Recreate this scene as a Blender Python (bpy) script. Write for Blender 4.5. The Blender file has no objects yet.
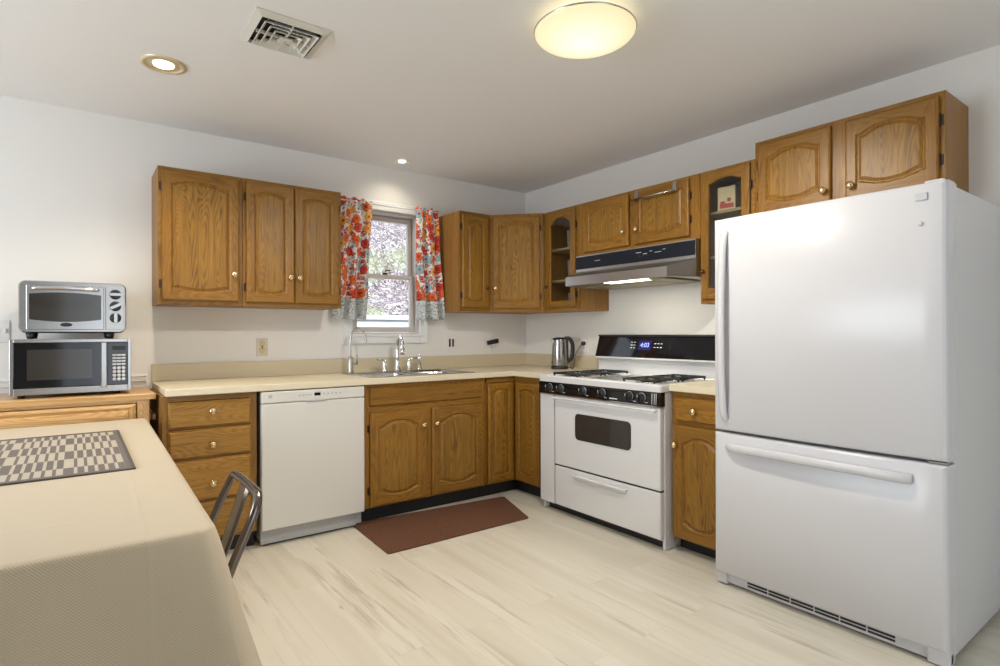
import bpy, bmesh, math, random
from mathutils import Vector, Matrix, noise as mnoise
PI = math.pi
random.seed(7)
scene = bpy.context.scene
COL = scene.collection

# ------------------------------------------------------------ camera
cam_d = bpy.data.cameras.new('camera'); cam = bpy.data.objects.new('camera', cam_d); COL.objects.link(cam)
scene.camera = cam
cam_d.sensor_width = 36.0; cam_d.sensor_fit = 'HORIZONTAL'
cam_d.lens = 569.06 / 1000 * 36.0
cam_d.clip_start = 0.05
YAW, PITCH, ROLL = 0.640958, 0.000259, -0.002966
fw = Vector((math.sin(YAW)*math.cos(PITCH), math.cos(YAW)*math.cos(PITCH), math.sin(PITCH)))
rt = fw.cross(Vector((0, 0, 1))).normalized(); up = rt.cross(fw)
r2 = rt*math.cos(ROLL) + up*math.sin(ROLL); u2 = -rt*math.sin(ROLL) + up*math.cos(ROLL)
cam.matrix_world = Matrix(((r2.x, u2.x, -fw.x, -3.2429), (r2.y, u2.y, -fw.y, -3.9561), (r2.z, u2.z, -fw.z, 1.1951), (0, 0, 0, 1)))

# ------------------------------------------------------------ world, sun, exposure, daylight
world = bpy.data.worlds.new('daylight_sky'); scene.world = world; world.use_nodes = True
wn = world.node_tree.nodes; bg = wn['Background']
bg.inputs[0].default_value = (0.80, 0.90, 1.0, 1); bg.inputs[1].default_value = 2.5
scene.view_settings.view_transform = 'Standard'; scene.view_settings.look = 'None'
scene.view_settings.exposure = -0.22; scene.view_settings.gamma = 1.0
scene.view_settings.use_curve_mapping = False
scene.cycles.use_denoising = True
scene.cycles.max_bounces = 10; scene.cycles.diffuse_bounces = 6; scene.cycles.glossy_bounces = 5
scene.cycles.sample_clamp_indirect = 6.0

def light(name, kind, loc, energy, color, rot=(0, 0, 0), **kw):
    d = bpy.data.lights.new(name, kind); d.energy = energy; d.color = color
    for k, v in kw.items(): setattr(d, k, v)
    o = bpy.data.objects.new(name, d); COL.objects.link(o); o.location = loc; o.rotation_euler = rot
    return o
light('sun', 'SUN', (0, 6, 8), 2.5, (1.0, 0.96, 0.9), (math.radians(38), math.radians(15), 0), angle=0.02)
# daylight arriving through the glass door and the window of the walls behind the camera
light('patio_door_daylight', 'AREA', (-2.3, -6.46, 1.15), 9, (0.93, 0.96, 1.0), (math.radians(90), 0, 0), shape='RECTANGLE', size=1.5, size_y=1.9)
light('side_window_daylight', 'AREA', (-5.56, -1.7, 1.45), 66, (0.84, 0.92, 1.0), (math.radians(90), 0, math.radians(-90)), shape='RECTANGLE', size=1.5, size_y=1.25)

# ------------------------------------------------------------ materials
def new_mat(name):
    m = bpy.data.materials.new(name); m.use_nodes = True
    nt = m.node_tree; b = nt.nodes['Principled BSDF']
    return m, nt, b
def N(nt, t, **kw):
    n = nt.nodes.new(t)
    for k, v in kw.items(): setattr(n, k, v)
    return n
def L(nt, a, b): nt.links.new(a, b)
def simple(name, col, rough=0.5, metal=0.0, emit=None, es=0, coat=0, bump=0, bscale=60, spec=None, trans=0, aniso=0):
    m, nt, b = new_mat(name)
    b.inputs['Base Color'].default_value = (*col, 1); b.inputs['Roughness'].default_value = rough
    b.inputs['Metallic'].default_value = metal
    if spec is not None: b.inputs['Specular IOR Level'].default_value = spec
    if coat: b.inputs['Coat Weight'].default_value = coat; b.inputs['Coat Roughness'].default_value = 0.08
    if trans: b.inputs['Transmission Weight'].default_value = trans
    if emit: b.inputs['Emission Color'].default_value = (*emit, 1); b.inputs['Emission Strength'].default_value = es
    tc = N(nt, 'ShaderNodeTexCoord'); nz = N(nt, 'ShaderNodeTexNoise'); nz.inputs['Scale'].default_value = bscale if (not metal or bump) else 6
    L(nt, tc.outputs['Object'], nz.inputs['Vector'])
    if bump:
        bp = N(nt, 'ShaderNodeBump'); bp.inputs['Strength'].default_value = bump; bp.inputs['Distance'].default_value = 0.004
        L(nt, nz.outputs['Fac'], bp.inputs['Height']); L(nt, bp.outputs['Normal'], b.inputs['Normal'])
    else:
        mr = N(nt, 'ShaderNodeMapRange'); mr.inputs['To Min'].default_value = max(0, rough-0.03); mr.inputs['To Max'].default_value = min(1, rough+0.03)
        L(nt, nz.outputs['Fac'], mr.inputs['Value']); L(nt, mr.outputs['Result'], b.inputs['Roughness'])
    return m
def ramp(nt, stops, interp='LINEAR'):
    r = N(nt, 'ShaderNodeValToRGB'); r.color_ramp.interpolation = interp
    e = r.color_ramp.elements
    while len(e) > 1: e.remove(e[-1])
    e[0].position = stops[0][0]; e[0].color = (*stops[0][1], 1)
    for p, c in stops[1:]:
        x = e.new(p); x.color = (*c, 1)
    return r
def math_n(nt, op, a, b=None, clamp=False):
    n = N(nt, 'ShaderNodeMath', operation=op, use_clamp=clamp)
    for i, v in enumerate((a, b)):
        if v is None: continue
        if isinstance(v, (int, float)): n.inputs[i].default_value = v
        else: L(nt, v, n.inputs[i])
    return n.outputs[0]
def mix(nt, fac, a, b, bt='MIX'):
    n = N(nt, 'ShaderNodeMix', data_type='RGBA', blend_type=bt)
    if isinstance(fac, (int, float)): n.inputs[0].default_value = fac
    else: L(nt, fac, n.inputs[0])
    for i, v in ((6, a), (7, b)):
        if isinstance(v, tuple): n.inputs[i].default_value = (*v, 1)
        else: L(nt, v, n.inputs[i])
    return n.outputs[2]
def wood(name, axis, dark, mid, light_, fig=1.0, rough=0.38, streak=55, ring=7.0):
    """oak with streaks along `axis` (0,1,2) and cathedral figure"""
    m, nt, b = new_mat(name)
    tc = N(nt, 'ShaderNodeTexCoord'); oi = N(nt, 'ShaderNodeObjectInfo')
    sc = N(nt, 'ShaderNodeVectorMath', operation='SCALE'); sc.inputs[0].default_value = (13, 17, 11)
    L(nt, oi.outputs['Random'], sc.inputs['Scale'])
    ad = N(nt, 'ShaderNodeVectorMath', operation='ADD'); L(nt, tc.outputs['Object'], ad.inputs[0]); L(nt, sc.outputs[0], ad.inputs[1])
    mp = N(nt, 'ShaderNodeMapping'); L(nt, ad.outputs[0], mp.inputs['Vector'])
    s = [1.0, 1.0, 1.0]; s[axis] = 0.13; mp.inputs['Scale'].default_value = s
    # rings: distance-like field warped by noise
    nz = N(nt, 'ShaderNodeTexNoise'); nz.inputs['Scale'].default_value = ring; nz.inputs['Detail'].default_value = 1.5
    L(nt, mp.outputs[0], nz.inputs['Vector'])
    rings = math_n(nt, 'FRACT', math_n(nt, 'MULTIPLY', nz.outputs['Fac'], 42.0))
    tri = math_n(nt, 'ABSOLUTE', math_n(nt, 'SUBTRACT', rings, 0.5)); tri = math_n(nt, 'MULTIPLY', tri, 2.0)
    mp2 = N(nt, 'ShaderNodeMapping'); L(nt, ad.outputs[0], mp2.inputs['Vector'])
    s2 = [1.0, 1.0, 1.0]; s2[axis] = 0.05; mp2.inputs['Scale'].default_value = s2
    n2 = N(nt, 'ShaderNodeTexNoise'); n2.inputs['Scale'].default_value = streak; n2.inputs['Detail'].default_value = 5; n2.inputs['Roughness'].default_value = 0.7
    L(nt, mp2.outputs[0], n2.inputs['Vector'])
    n3 = N(nt, 'ShaderNodeTexNoise'); n3.inputs['Scale'].default_value = streak*5; n3.inputs['Detail'].default_value = 2
    L(nt, mp2.outputs[0], n3.inputs['Vector'])
    f = math_n(nt, 'MULTIPLY', tri, 0.34*fig)
    f = math_n(nt, 'ADD', f, math_n(nt, 'MULTIPLY', n2.outputs['Fac'], 0.75))
    f = math_n(nt, 'ADD', f, math_n(nt, 'MULTIPLY', n3.outputs['Fac'], 0.25))
    f = math_n(nt, 'SUBTRACT', f, 0.17*fig)
    r = ramp(nt, [(0.22, dark), (0.46, mid), (0.72, light_)]); L(nt, f, r.inputs[0])
    hsv = N(nt, 'ShaderNodeHueSaturation'); L(nt, r.outputs[0], hsv.inputs['Color'])
    L(nt, math_n(nt, 'ADD', math_n(nt, 'MULTIPLY', oi.outputs['Random'], 0.2), 0.9), hsv.inputs['Value'])
    L(nt, hsv.outputs[0], b.inputs['Base Color'])
    b.inputs['Roughness'].default_value = rough; b.inputs['Specular IOR Level'].default_value = 0.38
    bp = N(nt, 'ShaderNodeBump'); bp.inputs['Strength'].default_value = 0.12; bp.inputs['Distance'].default_value = 0.001
    L(nt, f, bp.inputs['Height']); L(nt, bp.outputs[0], b.inputs['Normal'])
    return m

OD, OM, OL = (0.100, 0.038, 0.006), (0.235, 0.106, 0.012), (0.325, 0.158, 0.020)
oak_v = wood('oak_vertical_grain', 2, OD, OM, OL, 0.55)
oak_h = wood('oak_horizontal_grain', 0, OD, OM, OL, 0.55)
oak_panel = wood('oak_plywood_figure', 2, (0.085, 0.034, 0.006), (0.24, 0.115, 0.014), (0.345, 0.178, 0.026), 0.7, ring=8.0)
oak_drawer = wood('oak_drawer_front', 0, (0.15, 0.062, 0.010), (0.32, 0.155, 0.020), (0.42, 0.22, 0.034), 0.6)
oak_side = wood('oak_veneer_side', 2, (0.17, 0.078, 0.017), (0.28, 0.135, 0.031), (0.36, 0.19, 0.05), 0.35, rough=0.45)
pine_x = wood('light_pine_lengthwise', 0, (0.42, 0.22, 0.075), (0.62, 0.37, 0.15), (0.75, 0.49, 0.23), 0.6, rough=0.3, streak=30)
pine_z = wood('light_pine_upright', 2, (0.42, 0.22, 0.075), (0.62, 0.37, 0.15), (0.75, 0.49, 0.23), 0.6, rough=0.3, streak=30)
wall_m = simple('wall_paint', (0.775, 0.755, 0.725), 0.85, bump=0.05, bscale=180)
ceil_m = simple('ceiling_paint', (0.80, 0.79, 0.785), 0.9, bump=0.05, bscale=150)
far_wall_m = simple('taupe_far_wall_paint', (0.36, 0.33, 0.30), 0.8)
trim_m = simple('white_trim_paint', (0.80, 0.80, 0.80), 0.45)
sash_m = simple('taupe_window_sash', (0.56, 0.52, 0.49), 0.5)
lam_m = simple('cream_laminate', (0.74, 0.66, 0.49), 0.35)
lamb_m = simple('beige_backsplash_laminate', (0.60, 0.52, 0.36), 0.45)
white_app = simple('white_appliance_enamel', (0.68, 0.68, 0.69), 0.25, coat=0.3, bscale=1.5)
fridge_m = simple('fridge_textured_white', (0.61, 0.61, 0.635), 0.24, spec=.35, bscale=1.2)
fridge_side_m = simple('fridge_side_white', (0.60, 0.60, 0.61), 0.4, bscale=1.2)
dw_m = simple('dishwasher_bisque_white', (0.68, 0.66, 0.62), 0.35)
grey_m = simple('grey_plastic', (0.42, 0.42, 0.42), 0.5)
ltgrey_m = simple('light_grey_badge', (0.45, 0.44, 0.46), 0.35, metal=0.3)
black_m = simple('black_plastic', (0.012, 0.012, 0.013), 0.35)
toe_m = simple('black_toe_kick', (0.012, 0.011, 0.010), 0.6)
iron_m = simple('cast_iron_black', (0.018, 0.018, 0.018), 0.55)
blackglass_m = simple('black_glass', (0.006, 0.006, 0.008), 0.06)
ovenglass_m = simple('oven_window_glass', (0.035, 0.031, 0.027), 0.10, coat=0.1)
steel_m = simple('brushed_stainless', (0.40, 0.39, 0.38), 0.24, metal=1.0)
steel_l = simple('hood_stainless', (0.50, 0.49, 0.47), 0.32, metal=1.0)
sink_m = simple('sink_stainless', (0.66, 0.66, 0.66), 0.25, metal=1.0)
chrome_m = simple('chrome', (0.80, 0.80, 0.82), 0.08, metal=1.0)
nickel_m = simple('brushed_nickel', (0.55, 0.53, 0.50), 0.28, metal=1.0)
gun_m = simple('gunmetal_steel', (0.17, 0.145, 0.13), 0.22, metal=1.0)
brass_m = simple('polished_brass_knob', (0.78, 0.60, 0.34), 0.22, metal=1.0)
darkknob_m = simple('antique_bronze', (0.10, 0.05, 0.03), 0.4, metal=0.7)
hinge_m = simple('dark_bronze_hinge', (0.05, 0.03, 0.018), 0.45, metal=0.6)
hoodpanel_m = simple('dark_navy_hood_panel', (0.007, 0.010, 0.018), 0.4, spec=.3)
print_m = simple('white_printing', (0.75, 0.75, 0.75), 0.5)
button_m = simple('pale_buttons', (0.62, 0.62, 0.64), 0.5)
plate_m = simple('ivory_plate', (0.62, 0.55, 0.42), 0.45)
plate_w = simple('white_switch_plate', (0.72, 0.71, 0.70), 0.45)
display_m = simple('blue_clock_digits', (0.02, 0.02, 0.1), 0.4, emit=(0.45, 0.5, 1.0), es=2.0)
display_bg = simple('clock_window', (0.01, 0.012, 0.08), 0.2, emit=(0.05, 0.06, 0.6), es=0.06)
filter_m = simple('greasy_mesh_filter', (0.34, 0.30, 0.20), 0.4, metal=0.9, bump=0.6, bscale=220)
duct_shade_m = simple('duct_shade_black', (0.01, 0.01, 0.01), 0.9)  # near-black tone for the shade inside the vent
vent_m = simple('off_white_vent_enamel', (0.64, 0.62, 0.55), 0.5)
redbox_m = simple('red_print', (0.55, 0.08, 0.07), 0.5)
creambox_m = simple('cream_carton', (0.78, 0.66, 0.42), 0.6)
jar_m = simple('brown_jar', (0.25, 0.16, 0.09), 0.3)
shelf_m = simple('pale_shelf_board', (0.46, 0.35, 0.2), 0.5)
inside_m = simple('cabinet_interior', (0.42, 0.40, 0.34), 0.7)
lampglow_m = simple('lit_recessed_bulb', (1, 1, 1), 0.5, emit=(1.0, 0.90, 0.68), es=7.0)
can_m = simple('recessed_can_gold_baffle', (0.72, 0.62, 0.42), 0.35, metal=0.5)
hoodlight_m = simple('hood_lamp_lens', (1, 1, 1), 0.5, emit=(1.0, 0.97, 0.80), es=5.0)
concrete_m = simple('pale_concrete', (0.8, 0.8, 0.8), 0.9, bump=0.2, bscale=20)
bark_m = simple('dry_twigs', (0.36, 0.29, 0.27), 0.9)

def glass_mat(name, tint=(1, 1, 1), rough=0.0):
    m, nt, b = new_mat(name)
    out = nt.nodes['Material Output']; nt.nodes.remove(b)
    tr = N(nt, 'ShaderNodeBsdfTransparent'); tr.inputs[0].default_value = (*tint, 1)
    gl = N(nt, 'ShaderNodeBsdfGlossy'); gl.inputs['Roughness'].default_value = rough
    fr = N(nt, 'ShaderNodeFresnel'); geo = N(nt, 'ShaderNodeNewGeometry'); mr = N(nt, 'ShaderNodeMapRange'); mr.inputs['To Min'].default_value = 1.5; mr.inputs['To Max'].default_value = 1/1.5
    L(nt, geo.outputs['Backfacing'], mr.inputs['Value']); L(nt, mr.outputs[0], fr.inputs['IOR'])
    mx = N(nt, 'ShaderNodeMixShader'); L(nt, fr.outputs[0], mx.inputs[0]); L(nt, tr.outputs[0], mx.inputs[1]); L(nt, gl.outputs[0], mx.inputs[2])
    L(nt, mx.outputs[0], out.inputs['Surface'])
    return m
glass_m = glass_mat('window_glass')
cabglass_m = glass_mat('cabinet_glass', (0.86, 0.87, 0.86))
mwglass_m = glass_mat('tinted_oven_glass', (0.30, 0.29, 0.28))

def dome_mat():
    m, nt, b = new_mat('frosted_lit_dome')
    b.inputs['Base Color'].default_value = (0.35, 0.33, 0.28, 1)
    geo = N(nt, 'ShaderNodeTexCoord'); ln = N(nt, 'ShaderNodeVectorMath', operation='LENGTH')
    mp = N(nt, 'ShaderNodeMapping'); mp.inputs['Scale'].default_value = (1, 1, 0); L(nt, geo.outputs['Object'], mp.inputs[0]); L(nt, mp.outputs[0], ln.inputs[0])
    r = ramp(nt, [(0.0, (1.25, 1.2, 1.0)), (0.10, (1.15, 1.05, 0.75)), (0.17, (1.0, 0.88, 0.52)), (0.2, (0.9, 0.76, 0.42))]); L(nt, ln.outputs['Value'], r.inputs[0])
    L(nt, r.outputs[0], b.inputs['Emission Color']); b.inputs['Emission Strength'].default_value = 1.0
    return m
dome_m = dome_mat()

def floor_mat():
    m, nt, b = new_mat('whitewashed_plank_floor')
    tc = N(nt, 'ShaderNodeTexCoord')
    mp = N(nt, 'ShaderNodeMapping'); mp.inputs['Rotation'].default_value = (0, 0, math.radians(90)); L(nt, tc.outputs['Object'], mp.inputs[0])
    br = N(nt, 'ShaderNodeTexBrick'); L(nt, mp.outputs[0], br.inputs['Vector'])
    br.offset = 0.37; br.inputs['Scale'].default_value = 1.0; br.inputs['Brick Width'].default_value = 1.25; br.inputs['Row Height'].default_value = 0.165
    br.inputs['Mortar Size'].default_value = 0.0012; br.inputs['Mortar Smooth'].default_value = 0.2
    br.inputs['Color1'].default_value = (0, 0, 0, 1); br.inputs['Color2'].default_value = (1, 1, 1, 1); br.inputs['Mortar'].default_value = (0.5, 0.5, 0.5, 1)
    # per plank offset
    sc = N(nt, 'ShaderNodeVectorMath', operation='SCALE'); sc.inputs['Scale'].default_value = 9.0; L(nt, br.outputs['Color'], sc.inputs[0])
    ad = N(nt, 'ShaderNodeVectorMath', operation='ADD'); L(nt, tc.outputs['Object'], ad.inputs[0]); L(nt, sc.outputs[0], ad.inputs[1])
    ms = N(nt, 'ShaderNodeMapping'); ms.inputs['Scale'].default_value = (1, 0.06, 1); L(nt, ad.outputs[0], ms.inputs[0])
    n1 = N(nt, 'ShaderNodeTexNoise'); n1.inputs['Scale'].default_value = 7; n1.inputs['Detail'].default_value = 4; n1.inputs['Distortion'].default_value = 0.6; L(nt, ms.outputs[0], n1.inputs[0])
    n2 = N(nt, 'ShaderNodeTexNoise'); n2.inputs['Scale'].default_value = 30; n2.inputs['Detail'].default_value = 6; n2.inputs['Roughness'].default_value = .65; L(nt, ms.outputs[0], n2.inputs[0])
    n4 = N(nt, 'ShaderNodeTexNoise'); n4.inputs['Scale'].default_value = 2.2; n4.inputs['Detail'].default_value = 3; L(nt, ad.outputs[0], n4.inputs[0])
    base = ramp(nt, [(0.25, (0.57, 0.53, 0.435)), (0.5, (0.68, 0.645, 0.555)), (0.75, (0.74, 0.71, 0.63))]); L(nt, n1.outputs['Fac'], base.inputs[0])
    # brown streaks, gated
    s = N(nt, 'ShaderNodeMapRange'); s.inputs['From Min'].default_value = 0.48; s.inputs['From Max'].default_value = 0.66; L(nt, n2.outputs['Fac'], s.inputs[0])
    g = N(nt, 'ShaderNodeMapRange'); g.inputs['From Min'].default_value = 0.50; g.inputs['From Max'].default_value = 0.68; L(nt, n1.outputs['Fac'], g.inputs[0])
    k = math_n(nt, 'MULTIPLY', s.outputs[0], g.outputs[0]); k = math_n(nt, 'MULTIPLY', k, 0.62)
    c = mix(nt, k, base.outputs[0], (0.28, 0.21, 0.125))
    pv = mix(nt, 0.05, c, br.outputs['Color'], 'OVERLAY')
    # knots
    vo = N(nt, 'ShaderNodeTexVoronoi'); vo.inputs['Scale'].default_value = 1.7
    mk = N(nt, 'ShaderNodeMapping'); mk.inputs['Scale'].default_value = (1.6, 0.8, 1); L(nt, ad.outputs[0], mk.inputs[0]); L(nt, mk.outputs[0], vo.inputs[0])
    kn = N(nt, 'ShaderNodeMapRange'); kn.inputs['From Min'].default_value = 0.045; kn.inputs['From Max'].default_value = 0.015; L(nt, vo.outputs['Distance'], kn.inputs[0])
    c2 = mix(nt, math_n(nt, 'MULTIPLY', kn.outputs[0], 0.6), pv, (0.26, 0.19, 0.11))
    c3 = mix(nt, math_n(nt, 'MULTIPLY', br.outputs['Fac'], 0.2), c2, (0.34, 0.29, 0.2))
    L(nt, c3, b.inputs['Base Color']); b.inputs['Roughness'].default_value = 0.36; b.inputs['Specular IOR Level'].default_value = 0.45
    return m
floor_m = floor_mat()

def rug_mat():
    m, nt, b = new_mat('brown_rug_pile')
    tc = N(nt, 'ShaderNodeTexCoord'); n = N(nt, 'ShaderNodeTexNoise'); n.inputs['Scale'].default_value = 90; n.inputs['Detail'].default_value = 5; n.inputs['Roughness'].default_value = .8; L(nt, tc.outputs['Object'], n.inputs[0])
    r = ramp(nt, [(0.34, (0.060, 0.024, 0.012)), (0.66, (0.19, 0.078, 0.040))]); L(nt, n.outputs['Fac'], r.inputs[0]); L(nt, r.outputs[0], b.inputs['Base Color'])
    b.inputs['Roughness'].default_value = 0.95
    bp = N(nt, 'ShaderNodeBump'); bp.inputs['Strength'].default_value = 0.8; bp.inputs['Distance'].default_value = 0.003; L(nt, n.outputs['Fac'], bp.inputs['Height']); L(nt, bp.outputs[0], b.inputs['Normal'])
    return m
rug_m = rug_mat()

def cloth_mat():
    m, nt, b = new_mat('cream_woven_tablecloth')
    tc = N(nt, 'ShaderNodeTexCoord'); uv = N(nt, 'ShaderNodeMapping'); L(nt, tc.outputs['UV'], uv.inputs[0])
    sx = N(nt, 'ShaderNodeSeparateXYZ'); L(nt, uv.outputs[0], sx.inputs[0])
    a = math_n(nt, 'SINE', math_n(nt, 'MULTIPLY', sx.outputs[0], 2*PI/0.0062)); c = math_n(nt, 'SINE', math_n(nt, 'MULTIPLY', sx.outputs[1], 2*PI/0.0062))
    h = math_n(nt, 'MULTIPLY', a, c)
    r = ramp(nt, [(0.0, (0.47, 0.385, 0.265)), (1.0, (0.60, 0.51, 0.375))])
    L(nt, math_n(nt, 'ADD', math_n(nt, 'MULTIPLY', h, 0.5), 0.5), r.inputs[0]); L(nt, r.outputs[0], b.inputs['Base Color'])
    b.inputs['Roughness'].default_value = 0.8; b.inputs['Sheen Weight'].default_value = 0.15
    def crease(o_, c0, wd, amp):
        d = math_n(nt, 'DIVIDE', math_n(nt, 'SUBTRACT', o_, c0), wd); e = math_n(nt, 'POWER', 2.718, math_n(nt, 'MULTIPLY', math_n(nt, 'MULTIPLY', d, d), -1.0))
        return math_n(nt, 'MULTIPLY', e, amp)
    h = math_n(nt, 'ADD', h, crease(sx.outputs[0], -3.105, .006, 3.0)); h = math_n(nt, 'ADD', h, crease(sx.outputs[1], -2.36, .007, 3.0)); h = math_n(nt, 'ADD', h, crease(sx.outputs[0], -3.52, .006, 5.0))
    bp = N(nt, 'ShaderNodeBump'); bp.inputs['Strength'].default_value = 0.30; bp.inputs['Distance'].default_value = 0.001; L(nt, h, bp.inputs['Height']); L(nt, bp.outputs[0], b.inputs['Normal'])
    return m
cloth_m = cloth_mat()

def placemat_mat():
    m, nt, b = new_mat('grey_and_beige_woven_mat')
    tc = N(nt, 'ShaderNodeTexCoord'); sx = N(nt, 'ShaderNodeSeparateXYZ'); L(nt, tc.outputs['UV'], sx.inputs[0])   # metres
    cu = math_n(nt, 'DIVIDE', sx.outputs[0], 0.0262); cv = math_n(nt, 'DIVIDE', sx.outputs[1], 0.157)
    fu = math_n(nt, 'FRACT', cu); fv = math_n(nt, 'FRACT', cv)
    iu = math_n(nt, 'FLOOR', cu); iv = math_n(nt, 'FLOOR', cv)
    par = math_n(nt, 'MODULO', math_n(nt, 'ADD', iv, math_n(nt, 'FLOOR', math_n(nt, 'DIVIDE', iu, 6))), 2.0)   # rows alternate, blocks of six columns step
    wide = math_n(nt, 'MULTIPLY', math_n(nt, 'GREATER_THAN', fu, 0.34), 1.0)     # light block width 72 %
    lightA = wide                                                               # in a light row: light block, dark gap
    darkA = math_n(nt, 'SUBTRACT', 1.0, wide)                                   # in a dark row: dark block, light gap
    one = math_n(nt, 'ABSOLUTE', par)
    v = math_n(nt, 'ADD', math_n(nt, 'MULTIPLY', lightA, one), math_n(nt, 'MULTIPLY', darkA, math_n(nt, 'SUBTRACT', 1.0, one)))
    sp = N(nt, 'ShaderNodeSeparateXYZ'); L(nt, tc.outputs['Generated'], sp.inputs[0])
    edge = math_n(nt, 'MULTIPLY', math_n(nt, 'LESS_THAN', sp.outputs[0], 0.972), math_n(nt, 'MULTIPLY', math_n(nt, 'GREATER_THAN', sp.outputs[1], 0.038), math_n(nt, 'LESS_THAN', sp.outputs[1], 0.962)))
    v = math_n(nt, 'MULTIPLY', v, edge)
    n = N(nt, 'ShaderNodeTexNoise'); n.inputs['Scale'].default_value = 300; L(nt, tc.outputs['Object'], n.inputs[0])
    wv = math_n(nt, 'SINE', math_n(nt, 'MULTIPLY', sx.outputs[1], 2*PI/0.012))
    c = mix(nt, v, (0.150, 0.130, 0.120), (0.52, 0.46, 0.37))
    c = mix(nt, math_n(nt, 'MULTIPLY', n.outputs['Fac'], 0.25), c, (0.12, 0.1, 0.09))
    L(nt, c, b.inputs['Base Color']); b.inputs['Roughness'].default_value = 0.7
    bp = N(nt, 'ShaderNodeBump'); bp.inputs['Strength'].default_value = 0.5; bp.inputs['Distance'].default_value = 0.001; L(nt, wv, bp.inputs['Height']); L(nt, bp.outputs[0], b.inputs['Normal'])
    return m
placemat_m = placemat_mat()
matbind_m = simple('dark_mat_binding', (0.10, 0.08, 0.075), 0.8)

def floral_mat():
    m, nt, b = new_mat('floral_curtain_print')
    tc = N(nt, 'ShaderNodeTexCoord')
    wz = N(nt, 'ShaderNodeTexNoise'); wz.inputs['Scale'].default_value = 38; L(nt, tc.outputs['UV'], wz.inputs[0])
    sc = N(nt, 'ShaderNodeVectorMath', operation='SCALE'); sc.inputs['Scale'].default_value = 0.028; L(nt, wz.outputs['Color'], sc.inputs[0])
    ad = N(nt, 'ShaderNodeVectorMath', operation='ADD'); L(nt, tc.outputs['UV'], ad.inputs[0]); L(nt, sc.outputs[0], ad.inputs[1])
    def layer(scale, r0, stops, prev, centre, off=(0, 0, 0)):
        mp = N(nt, 'ShaderNodeMapping'); mp.inputs['Location'].default_value = off; L(nt, ad.outputs[0], mp.inputs[0])
        vo = N(nt, 'ShaderNodeTexVoronoi'); vo.voronoi_dimensions = '2D'; vo.inputs['Scale'].default_value = scale; vo.inputs['Randomness'].default_value = 0.7; L(nt, mp.outputs[0], vo.inputs[0])
        sp = N(nt, 'ShaderNodeSeparateColor'); L(nt, vo.outputs['Color'], sp.inputs[0])
        cr = ramp(nt, stops, 'CONSTANT'); L(nt, sp.outputs[0], cr.inputs[0])
        inn = math_n(nt, 'LESS_THAN', vo.outputs['Distance'], r0)
        # ring shading of petals: darker rings
        ring = math_n(nt, 'SINE', math_n(nt, 'MULTIPLY', vo.outputs['Distance'], 34.0))
        col = mix(nt, math_n(nt, 'MULTIPLY', math_n(nt, 'GREATER_THAN', ring, 0.5), 0.35), cr.outputs[0], (0.75, 0.24, 0.10))
        col = mix(nt, math_n(nt, 'LESS_THAN', vo.outputs['Distance'], r0*0.28), col, centre)
        return mix(nt, inn, prev, col)
    red, orange, yel, teal, wht, mar = (0.50, 0.030, 0.018), (0.66, 0.13, 0.025), (0.78, 0.38, 0.045), (0.22, 0.45, 0.52), (0.80, 0.78, 0.74), (0.32, 0.03, 0.06)
    c = layer(44, 0.40, [(0, teal), (0.22, mar), (0.42, wht), (0.66, (0.30, 0.33, 0.40)), (0.80, red)], (0.78, 0.77, 0.75), (0.75, 0.6, 0.3))
    c = layer(25, 0.34, [(0, red), (0.26, mar), (0.46, (0.22, 0.42, 0.48)), (0.66, orange), (0.82, wht)], c, (0.8, 0.72, 0.6), (0.31, 0.17, 0))
    c = layer(11.5, 0.40, [(0, orange), (0.25, red), (0.5, yel), (0.66, (0.66, 0.10, 0.03)), (0.82, teal)], c, (0.40, 0.03, 0.02), (0.11, 0.43, 0))
    L(nt, c, b.inputs['Base Color']); b.inputs['Roughness'].default_value = 0.85
    return m
floral_m = floral_mat()
def hem_mat():
    m, nt, b = new_mat('speckled_grey_curtain_border')
    tc = N(nt, 'ShaderNodeTexCoord')
    n = N(nt, 'ShaderNodeTexNoise'); n.inputs['Scale'].default_value = 75; n.inputs['Detail'].default_value = 5; L(nt, tc.outputs['UV'], n.inputs[0])
    r = ramp(nt, [(0.33, (0.06, 0.07, 0.08)), (0.40, (0.36, 0.40, 0.42)), (0.52, (0.50, 0.53, 0.53)), (0.64, (0.66, 0.68, 0.66))]); L(nt, n.outputs['Fac'], r.inputs[0])
    L(nt, r.outputs[0], b.inputs['Base Color']); b.inputs['Roughness'].default_value = 0.85
    return m
hem_m = hem_mat()
def hill_mat():
    m, nt, b = new_mat('leaf_litter_slope')
    tc = N(nt, 'ShaderNodeTexCoord')
    n = N(nt, 'ShaderNodeTexNoise'); n.inputs['Scale'].default_value = 11; n.inputs['Detail'].default_value = 8; n.inputs['Roughness'].default_value = 0.75; n.inputs['Distortion'].default_value = 2.0; L(nt, tc.outputs['Object'], n.inputs[0])
    r = ramp(nt, [(0.40, (0.05, 0.04, 0.05)), (0.47, (0.20, 0.15, 0.15)), (0.53, (0.42, 0.36, 0.37)), (0.60, (0.80, 0.80, 0.86))]); L(nt, n.outputs['Fac'], r.inputs[0])
    n2 = N(nt, 'ShaderNodeTexNoise'); n2.inputs['Scale'].default_value = 0.9; L(nt, tc.outputs['Object'], n2.inputs[0])
    g = N(nt, 'ShaderNodeMapRange'); g.inputs['From Min'].default_value = 0.55; g.inputs['From Max'].default_value = 0.7; g.inputs['To Max'].default_value = 0.5; L(nt, n2.outputs['Fac'], g.inputs[0])
    L(nt, mix(nt, g.outputs[0], r.outputs[0], (0.35, 0.45, 0.2)), b.inputs['Base Color']); b.inputs['Roughness'].default_value = 1.0
    return m
hill_m = hill_mat()

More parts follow.
